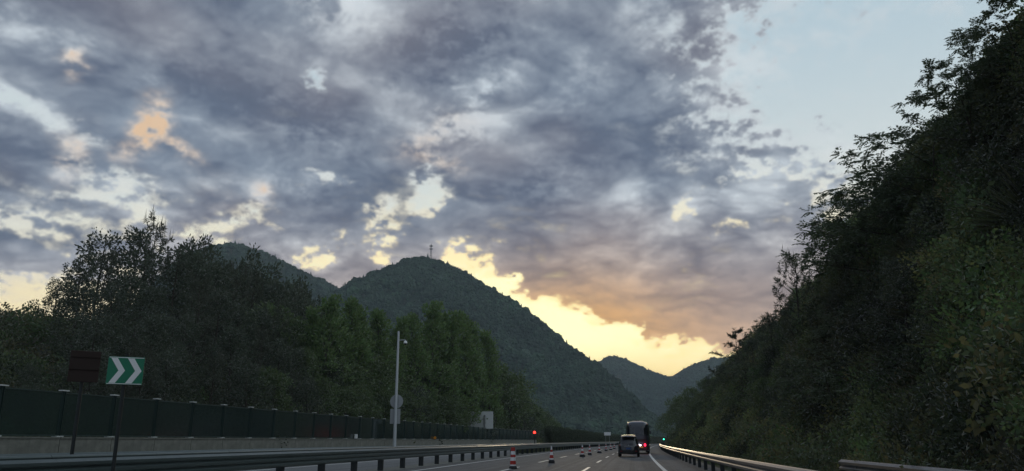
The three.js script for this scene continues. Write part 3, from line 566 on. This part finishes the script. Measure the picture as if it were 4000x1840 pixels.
// ---------------------------------------------------------------- crash barriers and noise barrier
const PITCH = 3.6;
function beamGeometry(waves, depth = 0.085, len = PITCH) {   // corrugated sheet, x outwards, y up, running along -z
  const f = [], h = waves * 0.163;
  f.push([0, 0]);
  for (let k = 0; k < waves; k++) { const y = k * 0.163; f.push([0.02, y + 0.005], [depth, y + 0.05], [depth, y + 0.11], [0.02, y + 0.155]); }
  f.push([0, h + 0.01]);
  const loop = [...f, ...f.slice().reverse().map(([x, y]) => [x - 0.008, y])], p = [], t = [], ix = [];
  loop.forEach(([x, y], i) => { const [x2, y2] = loop[(i + 1) % loop.length], k = p.length / 3; p.push(x, y, 0, x2, y2, 0, x, y, -len, x2, y2, -len); t.push(y, 0, y2, 0, y, len, y2, len); ix.push(k, k + 1, k + 2, k + 1, k + 3, k + 2); });
  const g = new THREE.BufferGeometry(); g.setAttribute('position', new THREE.Float32BufferAttribute(p, 3)); g.setAttribute('uv', new THREE.Float32BufferAttribute(t, 2)); g.setIndex(ix); g.computeVertexNormals(); return g;
}
function crashBarrier(name, label, { s0, s1, n, face, waves, y0, beamMat, postMat, post = 0.16, topTube, bolts = true }) {
  const b = thing(name, label, 'crash barrier', null), beam = beamGeometry(waves), postG = new RoundedBoxGeometry(post, y0 + waves * 0.163 - 0.02, post * 0.7, 1, 0.012).translate(0, (y0 + waves * 0.163 - 0.02) / 2 - 0.02, 0);
  const block = box(0.14, 0.2, 0.16), tubeG = new THREE.CylinderGeometry(0.055, 0.055, PITCH, 10).rotateX(Math.PI / 2).translate(0, 0, -PITCH / 2);
  for (let s = s0; s < s1; s += PITCH) {
    const p = road(s, n), q = road(s + PITCH, n), th = Math.atan2(q.x - p.x, -(q.z - p.z)), ry = -th + (face < 0 ? 0 : 0), c = Math.cos(th), d = Math.sin(th);
    const m = part(b, 'beam', beam, beamMat, [p.x + c * 0.13 * face, y0, p.z + d * 0.13 * face], [0, ry, 0]); if (face < 0) m.scale.x = -1;
    if (topTube) part(b, 'top_tube', tubeG, beamMat, [p.x, y0 + waves * 0.163 + 0.03, p.z], [0, ry, 0]);
    part(b, 'post', postG, postMat, [p.x, 0, p.z], [0, ry, 0]);
    part(b, 'spacer_block', block, postMat, [p.x + c * 0.07 * face, y0 + waves * 0.09, p.z + d * 0.07 * face], [0, ry, 0]);
  }
  return b;
}
crashBarrier('median_guardrail', 'dark steel crash barrier on posts along the median', { s0: -14.4, s1: 330, n: -13.1, face: 1, waves: 3, y0: 0.5, beamMat: M.darkRail, postMat: M.darkPost, post: 0.24, topTube: true });
crashBarrier('shoulder_guardrail', 'galvanised crash barrier along the shoulder, its top edge catching the sunset', { s0: -14.4, s1: 380, n: 2.0, face: -1, waves: 2, y0: 0.47, beamMat: M.zinc, postMat: M.darkPost });
crashBarrier('verge_guardrail', 'second short crash barrier on the verge beyond the shoulder barrier', { s0: -12, s1: 24, n: 4.55, face: -1, waves: 2, y0: 0.5, beamMat: M.zinc, postMat: M.darkPost });
crashBarrier('outer_guardrail', 'dark crash barrier in front of the noise barrier, across the far carriageway', { s0: -10.8, s1: 186, n: -26.35, face: 1, waves: 2, y0: 0.5, beamMat: M.darkRail, postMat: M.darkPost });
{
  const b = thing('noise_barrier', 'long green noise barrier of posts and tinted panels on a concrete parapet', 'noise barrier');
  const para = box(0.3, 1.55, PITCH - 0.02, 0, 0.775 - 0.1, -PITCH / 2), cope = box(0.38, 0.07, PITCH - 0.05, 0, 1.485, -PITCH / 2), postG = mergeGeometries([box(0.16, 2.02, 0.016, 0, 2.53, 0.06), box(0.16, 2.02, 0.016, 0, 2.53, -0.06), box(0.014, 2.02, 0.104, 0, 2.53, 0)]);
  const capG = box(0.22, 0.05, 0.44, 0, 3.567, 0), footG = box(0.28, 0.045, 0.42, 0, 1.544, 0);
  const paneG = box(0.02, 1.84, PITCH - 0.14, 0, 2.53, -PITCH / 2), railG = box(0.06, 0.05, PITCH - 0.14, 0, 3.475, -PITCH / 2), lowG = box(0.06, 0.06, PITCH - 0.14, 0, 1.578, -PITCH / 2);
  for (let s = -10.8; s < 186; s += PITCH) {
    const p = road(s, -27.1), q = road(s + PITCH, -27.1), ry = -Math.atan2(q.x - p.x, -(q.z - p.z)), at = [p.x, 0, p.z], rot = [0, ry, 0];
    part(b, 'parapet_block', para, M.concrete, at, rot); part(b, 'coping', cope, M.concrete, at, rot);
    const po = part(b, 'post', postG, M.greenSteel, at, rot); part(po, 'post_cap', capG, M.cap); part(po, 'base_plate', footG, M.cap);
    const pa = part(b, 'panel', paneG, M.panels[Math.floor(rnd() * 3)], at, rot); part(pa, 'top_rail', railG, M.greenSteel); part(pa, 'bottom_rail', lowG, M.greenSteel);
  }
}

// ---------------------------------------------------------------- signs, poles, lamps
const place = (g, s, n, turn = 0) => { const p = road(s, n); g.position.x = p.x; g.position.z = p.z; g.rotation.y = -heading(s) + turn; return g; };
const signGreen = std([0.015, 0.2, 0.115], 0.4), signWhite = std([0.85, 0.86, 0.88], 0.45), signBack = std([0.36, 0.38, 0.4], 0.55, 0.25), brown = std([0.03, 0.016, 0.013], 0.8);
{
  const az = -26.3, d = 19.2, c = polar(az, d), g = thing('chevron_sign', 'green bend sign with two white chevrons pointing along the road', 'road sign'); g.position.copy(c); g.rotation.y = -az * D2R - 0.02;
  const W = 0.72, H = 0.6, Y = 2.84;
  part(g, 'board', new RoundedBoxGeometry(W, H, 0.03, 2, 0.012).translate(0, Y, 0), signGreen);
  const arrow = (x) => { const s = new THREE.Shape(), w = 0.13, q = H * 0.45; s.moveTo(x, q); s.lineTo(x + w, q); s.lineTo(x + w + 0.17, 0); s.lineTo(x + w, -q); s.lineTo(x, -q); s.lineTo(x + 0.17, 0); s.closePath(); return new THREE.ExtrudeGeometry(s, { depth: 0.004, bevelEnabled: false }).translate(0, Y, 0.0155); };
  part(g, 'chevron', arrow(-0.31), signWhite); part(g, 'chevron', arrow(0.02), signWhite);
  part(g, 'border', box(W - 0.03, 0.014, 0.006, 0, Y + H / 2 - 0.016, 0.0165), signWhite); part(g, 'border', box(W - 0.03, 0.014, 0.006, 0, Y - H / 2 + 0.016, 0.0165), signWhite);
  part(g, 'post', cyl(0.04, 0.04, 3.2, 0, 1.6, -0.06), M.darkPost);
  for (const y of [Y - 0.2, Y + 0.2]) part(g, 'bracket', box(0.5, 0.04, 0.03, 0, y, -0.032), M.darkPost);
  const b = thing('brown_sign', 'dark brown back of a board beside the green chevron sign', 'road sign'); b.position.copy(polar(-28.7, 20.2)); b.rotation.y = 29.3 * D2R + 0.1;
  part(b, 'board', new RoundedBoxGeometry(0.62, 0.7, 0.03, 2, 0.012).translate(0, 2.98, 0), brown, null); part(b, 'post', cyl(0.04, 0.04, 3.3, 0, 1.65, -0.06), M.darkPost); part(b, 'rib', box(0.6, 0.03, 0.02, 0, 3.2, 0.024), brown); part(b, 'rib', box(0.6, 0.03, 0.02, 0, 2.92, 0.024), brown);
}
{
  const g = place(thing('camera_pole', 'tall grey pole with a white dome camera and backs of two signs', 'pole'), 79.5, -26.0);
  const pale = std([0.5, 0.53, 0.56], 0.5, 0.2);
  part(g, 'shaft', cyl(0.19, 0.11, 12.6, 0, 6.3, 0, 16), pale); part(g, 'base_plate', cyl(0.32, 0.32, 0.05, 0, 0.025, 0), pale); part(g, 'cap', new THREE.SphereGeometry(0.115, 12, 6, 0, 6.3, 0, 1.57).translate(0, 12.6, 0), pale);
  const arm = part(g, 'camera_arm', mergeGeometries([new THREE.CylinderGeometry(0.04, 0.04, 0.75, 8).rotateZ(Math.PI / 2).translate(0.42, 11.75, 0), cyl(0.05, 0.05, 0.2, 0.78, 11.67, 0)]), pale);
  part(arm, 'camera_housing', new THREE.LatheGeometry([[0.001, 0.16], [0.1, 0.15], [0.17, 0.08], [0.2, -0.06], [0.19, -0.13], [0.001, -0.13]].map(([x, y]) => new THREE.Vector2(x, y)), 18).translate(0.8, 11.5, 0), signWhite);
  part(arm, 'camera_dome', new THREE.SphereGeometry(0.15, 16, 8, 0, 6.3, 1.57, 1.57).translate(0.8, 11.37, 0), std([0.02, 0.02, 0.025], 0.15));
  part(g, 'round_sign', new THREE.CylinderGeometry(0.7, 0.7, 0.03, 40).rotateX(Math.PI / 2).translate(0, 5.35, -0.22), signBack);
  part(g, 'square_sign', new RoundedBoxGeometry(1.1, 1.5, 0.03, 2, 0.012).translate(-0.1, 3.82, -0.22), signBack);
  for (const y of [5.1, 5.6, 4.2, 3.4]) part(g, 'clamp', box(0.5, 0.06, 0.1, 0, y, -0.16), signBack);
}
{
  const g = place(thing('sign_board', 'large pale back of a road sign standing just behind the noise barrier', 'road sign'), 131.5, -28.6, 0.14);
  part(g, 'panel', new RoundedBoxGeometry(5.6, 2.85, 0.05, 2, 0.02).translate(0, 4.75, 0), std([0.55, 0.58, 0.6], 0.5, 0.1));
  for (const x of [-1.35, 1.35]) { part(g, 'post', cyl(0.15, 0.15, 5.6, x, 2.8, 0.19), std([0.2, 0.21, 0.22], 0.6, 0.3)); part(g, 'bracket', box(0.44, 0.1, 0.05, x, 5.3, 0.05), signBack); part(g, 'bracket', box(0.44, 0.1, 0.05, x, 4.2, 0.05), signBack); }
  const f = place(thing('small_sign_board', 'small white sign far ahead above the median hedge', 'road sign'), 214, -12.2);
  part(f, 'panel', new RoundedBoxGeometry(1.75, 0.85, 0.05, 2, 0.02).translate(0, 3.15, 0), signWhite); part(f, 'post', cyl(0.05, 0.05, 3.5, -0.5, 1.75, -0.06), signBack); part(f, 'post', cyl(0.05, 0.05, 3.5, 0.5, 1.75, -0.06), signBack);
}
function lampPost(name, label, s, n, y, c, watt) {
  const g = place(thing(name, label, 'signal lamp'), s, n), glow = new THREE.MeshStandardMaterial({ color: col(0.02, 0.02, 0.02), emissive: col(...c), emissiveIntensity: 6 });
  part(g, 'post', cyl(0.05, 0.05, y, 0, y / 2, 0), M.darkPost); part(g, 'housing', new RoundedBoxGeometry(0.46, 0.46, 0.2, 2, 0.04).translate(0, y, 0), M.darkPost);
  part(g, 'lens', new THREE.SphereGeometry(0.15, 18, 10).scale(1, 1, 0.45).translate(0, y, 0.1), glow); part(g, 'hood', new THREE.CylinderGeometry(0.2, 0.2, 0.2, 18, 1, true, Math.PI / 2, Math.PI).rotateX(Math.PI / 2).translate(0, y, 0.2), M.darkPost);
  const l = new THREE.PointLight(new THREE.Color(...c), watt); l.position.set(0, y, 0.35); l.castShadow = true; g.add(l);
}
lampPost('red_lamp', 'lit red warning lamp on a short post in the median', 97, -13.75, 2.35, [1, 0.03, 0.02], 0.1);
lampPost('green_lamp', 'tiny lit green signal far down the road past the bus', 215, 2.5, 1.75, [0.05, 1, 0.55], 0.1);
{
  const a = place(thing('white_delineator', 'small white marker block on the parapet beside the camera pole', 'road marker'), 70.6, -26.9); part(a, 'body', new RoundedBoxGeometry(0.26, 0.42, 0.12, 2, 0.02).translate(0, 1.73, 0), signWhite); part(a, 'foot', box(0.3, 0.03, 0.16, 0, 1.535, 0), M.darkPost);
  const b = place(thing('orange_delineator', 'small orange reflector at the foot of the noise barrier panels', 'road marker'), 99, -26.9); part(b, 'reflector', new THREE.CylinderGeometry(0.18, 0.18, 0.06, 18).rotateX(Math.PI / 2).translate(0, 1.72, 0.04), std([0.75, 0.3, 0.03], 0.3)); part(b, 'stem', box(0.06, 0.28, 0.04, 0, 1.65, -0.02), M.darkPost);
  const u = thing('utility_pole', 'slim pale pole standing at the low end of the slope', 'pole'); u.position.copy(polar(14.55, 190, 6.5)); part(u, 'shaft', cyl(0.16, 0.11, 11.5, 0, 5.75, 0), std([0.5, 0.5, 0.48], 0.8)); part(u, 'crossarm', box(1.6, 0.1, 0.1, 0, 10.9, 0), M.darkPost);
}

// traffic cones that close the inner lanes
const coneRed = std([0.42, 0.028, 0.02], 0.55), coneWhite = std([0.82, 0.82, 0.84], 0.4), coneBlack = std([0.02, 0.02, 0.022], 0.7);
function coneParts(g, h, r0, r1, bands, baseH, baseW) {
  part(g, 'base', new RoundedBoxGeometry(baseW, baseH, baseW, 2, 0.015).translate(0, baseH / 2, 0), coneBlack);
  const body = h - baseH, R = (t) => r0 + (r1 - r0) * t;
  part(g, 'skirt', cyl(r0 * 1.22, r0, 0.06, 0, baseH + 0.03, 0, 20), coneBlack);
  bands.forEach(([a, b, m]) => part(g, m === coneWhite ? 'white_band' : 'red_band', new THREE.CylinderGeometry(R(b), R(a), body * (b - a), 20, 1, b < 1).translate(0, baseH + 0.03 + body * (a + b) / 2, 0), m));
}
const CONES = [[2.46, -50.0], [6.1, -69.6], [7.65, -79.0], [9.95, -91.5], [12.9, -110], [14.9, -121], [17.6, -138]];
const coneKind = [['second', ''], ['third', ''], ['fourth', ''], ['fifth', ''], ['sixth', ''], ['seventh', ''], ['eighth', '']];
CONES.forEach(([x, z], i) => {
  const g = thing('traffic_cone', i === 0 ? 'red and white traffic cone with a black foot, next after the striped post' : i === 6 ? 'last and smallest red and white traffic cone of the row, farthest ahead' : `red and white traffic cone with a black foot, ${coneKind[i][0]} marker of the row`, 'traffic cone', 'row of traffic cones closing the inner lanes');
  coneParts(g, 1.0, 0.14, 0.03, [[0, 0.13, coneWhite], [0.13, 0.36, coneRed], [0.36, 0.58, coneWhite], [0.58, 0.74, coneRed], [0.74, 1, coneWhite]], 0.16, 0.36); g.position.set(x, 0.004, z); g.rotation.y = i * 0.7;
});
{ const g = thing('striped_post', 'stout red and white banded warning post, first marker of the row', 'traffic post', 'row of traffic cones closing the inner lanes'); coneParts(g, 1.0, 0.155, 0.1, [[0, 0.1, coneWhite], [0.1, 0.3, coneRed], [0.3, 0.48, coneWhite], [0.48, 0.62, coneRed], [0.62, 0.8, coneWhite], [0.8, 1, coneRed]], 0.08, 0.4); g.position.set(0.05, 0.004, -40.2); }

// ---------------------------------------------------------------- lattice tower on the summit
{
  const p = mainAt(0.43, 0); let best = 1e9; for (let u = 0.2; u < 0.7; u += 0.002) { const q = mainAt(u, 0), a = Math.atan2(q.x, -q.z) / D2R; if (Math.abs(a + 6.15) < best) { best = Math.abs(a + 6.15); p.copy(q); } }
  const g = thing('telecom_tower', 'slender lattice telecom tower with antennas on the mountain summit', 'tower'); g.position.copy(p).setY(p.y - 1); const m = std([0.05, 0.05, 0.052], 0.7, 0.3), H = 33, w = (t) => 2.0 * (1 - 0.72 * t);
  for (const [sx, sz] of [[1, 1], [1, -1], [-1, 1], [-1, -1]]) part(g, 'leg', tube([V(sx * w(0), 0, sz * w(0)), V(sx * w(1), H, sz * w(1))], [0.22, 0.16], 6), m);
  for (let k = 0; k < 9; k++) { const t = k / 9, t2 = (k + 1) / 9, a = w(t), b = w(t2), y = H * t, y2 = H * t2; part(g, 'bracing', mergeGeometries([[1, 1], [1, -1], [-1, -1], [-1, 1]].flatMap(([x, z], i, l) => { const [x2, z2] = l[(i + 1) % 4]; return [tube([V(x * a, y, z * a), V(x2 * b, y2, z2 * b)], [0.1, 0.1], 4), tube([V(x2 * a, y, z2 * a), V(x * b, y2, z * b)], [0.1, 0.1], 4)]; })), m); }
  for (const [y, r] of [[24.5, 2.5], [29.5, 2.7]]) {
    part(g, 'platform', mergeGeometries([new THREE.CylinderGeometry(r, r, 0.25, 16), new THREE.TorusGeometry(r, 0.08, 5, 20).rotateX(Math.PI / 2).translate(0, 1.1, 0)]).translate(0, y, 0), m);
    for (let k = 0; k < 6; k++) part(g, 'antenna', box(0.45, 2.3, 0.3, Math.cos(k * 1.047) * (r + 0.3), y + 0.7, Math.sin(k * 1.047) * (r + 0.3)), m);
  }
  part(g, 'mast', cyl(0.14, 0.06, 5, 0, H + 2.2, 0, 6), m);
}

// ---------------------------------------------------------------- vehicles: hulls lofted through rounded outlines, rear towards +z
function hull(rings, P = 5) {                                // ring: y, half width, front z, rear z, tilt of the outline along z
  const se = (c) => Math.sign(c) * Math.abs(c) ** (2 / P);
  return (u, v) => { const f = Math.min(rings.length - 1.0001, Math.max(0, v)), i = Math.floor(f), t = f - i, A = rings[i], B = rings[i + 1], m = A.map((a, k) => a + ((B[k] ?? 0) - a) * t), a = u * 2 * Math.PI, z = (m[2] + m[3]) / 2 + (m[3] - m[2]) / 2 * se(Math.sin(a)); return V(m[1] * se(Math.cos(a)), m[0] + (m[4] ?? 0) * z, z); };
}
const hullGeo = (S, n, seg = 56) => grid(seg, n * 3, (u, v) => S(1 - u, v * n).toArray());
function patch(S, u0, u1, v0, v1, off = 0.012, nu = 14, nv = 6) {
  return grid(nu, nv, (a, b) => { const u = u1 + (u0 - u1) * a, v = v0 + (v1 - v0) * b, p = S(u, v), e = 0.004, du = S(u + e, v).sub(S(u - e, v)), dv = S(u, v + 0.02).sub(S(u, v - 0.02)), n = du.cross(dv).normalize(); if (n.x * p.x + n.z * p.z < 0) n.negate(); return p.addScaledVector(n, off).toArray(); });
}
const glassMat = new THREE.MeshPhysicalMaterial({ color: col(0.012, 0.014, 0.018), roughness: 0.06, clearcoat: 1, clearcoatRoughness: 0.03 }), rubber = std([0.012, 0.012, 0.013], 0.8), rimMat = std([0.35, 0.36, 0.38], 0.35, 0.8);
const glow = (c, k) => new THREE.MeshStandardMaterial({ color: col(0.02, 0.02, 0.02), emissive: col(...c), emissiveIntensity: k });
function wheel(g, x, z, r, w) { const t = part(g, 'wheel', new THREE.TorusGeometry(r * 0.74, r * 0.26, 10, 24).scale(1, 1, w / (r * 0.52)).rotateY(Math.PI / 2), rubber, [x, r, z]); part(t, 'rim', new THREE.CylinderGeometry(r * 0.56, r * 0.56, w * 0.7, 18).rotateZ(Math.PI / 2), rimMat); }
{
  const g = place(thing('suv', 'dark car with roof rails driving away just left of the bus', 'car'), 68.6, -1.9), paint = new THREE.MeshPhysicalMaterial({ color: col(0.016, 0.016, 0.02), roughness: 0.3, metalness: 0.3, clearcoat: 1, clearcoatRoughness: 0.06 });
  const S = hull([[0.28, 0.78, -4.45, 0, 0], [0.34, 0.88, -4.55, 0.06, 0], [0.6, 0.93, -4.6, 0.08, 0], [0.92, 0.92, -4.5, 0.02, 0], [1.02, 0.88, -4.3, -0.06, 0], [1.05, 0.84, -3.3, -0.1, 0], [1.55, 0.7, -2.35, -0.42, -0.01], [1.7, 0.62, -2.1, -0.5, -0.07], [1.75, 0.4, -1.9, -0.6, -0.07], [1.76, 0.01, -1.3, -1.2, -0.07]], 5);
  part(g, 'body', hullGeo(S, 9), paint);
  part(g, 'rear_window', patch(S, 0.165, 0.335, 5.12, 5.95), glassMat); part(g, 'side_window', patch(S, 0.365, 0.62, 5.1, 5.95), glassMat); part(g, 'side_window', patch(S, -0.12, 0.135, 5.1, 5.95), glassMat);
  const roof = part(g, 'spoiler', new RoundedBoxGeometry(1.24, 0.035, 0.62, 2, 0.016).rotateX(0.11).translate(0, 1.72, -0.48), paint); roof.userData.label = 'sloping spoiler lip that mirrors the bright sky';
  for (const x of [-1, 1]) { part(g, 'roof_rail', tube([V(x * 0.6, 1.76, -0.75), V(x * 0.6, 1.83, -0.95), V(x * 0.6, 1.86, -1.9), V(x * 0.6, 1.8, -2.2)], [0.02, 0.024, 0.024, 0.02], 6), M.zinc);
    const u = x > 0 ? [0.1, 0.17] : [0.33, 0.4]; const t = part(g, 'tail_lamp', patch(S, u[0], u[1], 3.1, 4.3, 0.014), std([0.16, 0.012, 0.012], 0.2)); t.userData.label = 'unlit red tail lamp';
    part(g, 'wing_mirror', new RoundedBoxGeometry(0.2, 0.15, 0.12, 2, 0.04), paint, [x * 1.0, 1.1, -3.0]);
    wheel(g, x * 0.8, -0.95, 0.36, 0.24); wheel(g, x * 0.8, -3.75, 0.36, 0.24);
    part(g, 'reflector', box(0.2, 0.05, 0.02, x * 0.62, 0.5, 0.085), std([0.2, 0.01, 0.01], 0.3)); }
  part(g, 'bumper', patch(S, 0.07, 0.43, 1.0, 1.9, 0.03), std([0.02, 0.02, 0.02], 0.7));
  part(g, 'number_plate', new RoundedBoxGeometry(0.44, 0.14, 0.012, 2, 0.005).translate(0, 0.72, 0.09), std([0.02, 0.07, 0.22], 0.4)); part(g, 'badge', new THREE.CylinderGeometry(0.055, 0.055, 0.015, 16).rotateX(Math.PI / 2).translate(0, 0.98, 0.02), rimMat);
  part(g, 'tailgate_trim', box(0.7, 0.03, 0.012, 0, 0.87, 0.052), rimMat); part(g, 'exhaust', new THREE.CylinderGeometry(0.035, 0.035, 0.12, 12, 1, true).rotateX(Math.PI / 2).translate(-0.5, 0.31, 0.02), rimMat);
  const wiper = part(g, 'rear_wiper', tube([V(0, 1.08, -0.085), V(0.36, 1.16, -0.13)], [0.012, 0.008], 5), rubber); wiper.position.z = 0.03;
}
{
  const g = place(thing('coach', 'dark tall bus ahead, its rounded roof edge shining', 'bus'), 84, -1.15), paint = new THREE.MeshPhysicalMaterial({ color: col(0.035, 0.04, 0.055), roughness: 0.35, metalness: 0.15, clearcoat: 0.9, clearcoatRoughness: 0.1 });
  const S = hull([[0.36, 1.16, -10.8, -0.05, 0], [0.45, 1.23, -10.9, 0, 0], [1.2, 1.25, -11, 0.03, 0], [1.75, 1.25, -11, 0.02, 0], [2.75, 1.22, -10.95, -0.03, 0], [3.0, 1.17, -10.8, -0.1, 0], [3.16, 1.08, -10.6, -0.26, -0.006], [3.28, 0.85, -10.2, -0.6, -0.014], [3.36, 0.5, -9.6, -1.3, -0.02], [3.38, 0.02, -6, -5, -0.02]], 7);
  part(g, 'body', hullGeo(S, 9, 64), paint);
  part(g, 'rear_window', patch(S, 0.15, 0.35, 3.15, 4.75, 0.014), glassMat);
  for (let k = 0; k < 5; k++) { part(g, 'side_window', patch(S, 0.43 + k * 0.02, 0.448 + k * 0.02, 3.1, 4.4, 0.012, 2, 4), glassMat); part(g, 'side_window', patch(S, 0.052 - k * 0.02, 0.07 - k * 0.02, 3.1, 4.4, 0.012, 2, 4), glassMat); }
  part(g, 'bumper', patch(S, 0.08, 0.42, 0.9, 1.5, 0.03), std([0.02, 0.02, 0.022], 0.6)); part(g, 'engine_grille', patch(S, 0.19, 0.31, 2.1, 2.6, 0.015), std([0.015, 0.015, 0.016], 0.8));
  for (const x of [-1, 1]) { wheel(g, x * 1.05, -2.9, 0.5, 0.3); wheel(g, x * 1.05, -8.6, 0.5, 0.3); part(g, 'marker_lamp', new RoundedBoxGeometry(0.16, 0.05, 0.05, 2, 0.02).translate(x * 1.0, 3.02, -0.05), std([0.4, 0.1, 0.02], 0.3)); part(g, 'mud_flap', box(0.42, 0.42, 0.02, x * 0.98, 0.36, -2.2), rubber); }
  const mirror = part(g, 'wing_mirror', new RoundedBoxGeometry(0.16, 0.4, 0.12, 2, 0.04), paint, [1.42, 2.3, -10.6]); part(mirror, 'mirror_arm', tube([V(-0.2, 0.3, 0), V(0, 0.22, 0)], [0.03, 0.03], 6), paint);
  const lamp = (x, y, r, c, k, label, cd) => { const b = part(g, 'tail_lamp', new THREE.SphereGeometry(r, 14, 8).scale(1, 1.35, 0.4).translate(x, y, 0.04), glow(c, k)); b.userData.label = label; const l = new THREE.PointLight(new THREE.Color(...c), cd); l.position.set(x, y, 0.3); l.castShadow = true; g.add(l); };
  lamp(0.72, 0.93, 0.11, [1, 0.02, 0.06], 3, 'lit red tail lamp', 0.5); lamp(0.22, 0.98, 0.12, [1, 0.93, 1], 4, 'bright white lamp beside the car', 0.25);
  part(g, 'number_plate', new RoundedBoxGeometry(0.44, 0.14, 0.012, 2, 0.005).translate(0.3, 0.72, 0.06), std([0.3, 0.2, 0.03], 0.5));
}

renderer.render(scene, camera);
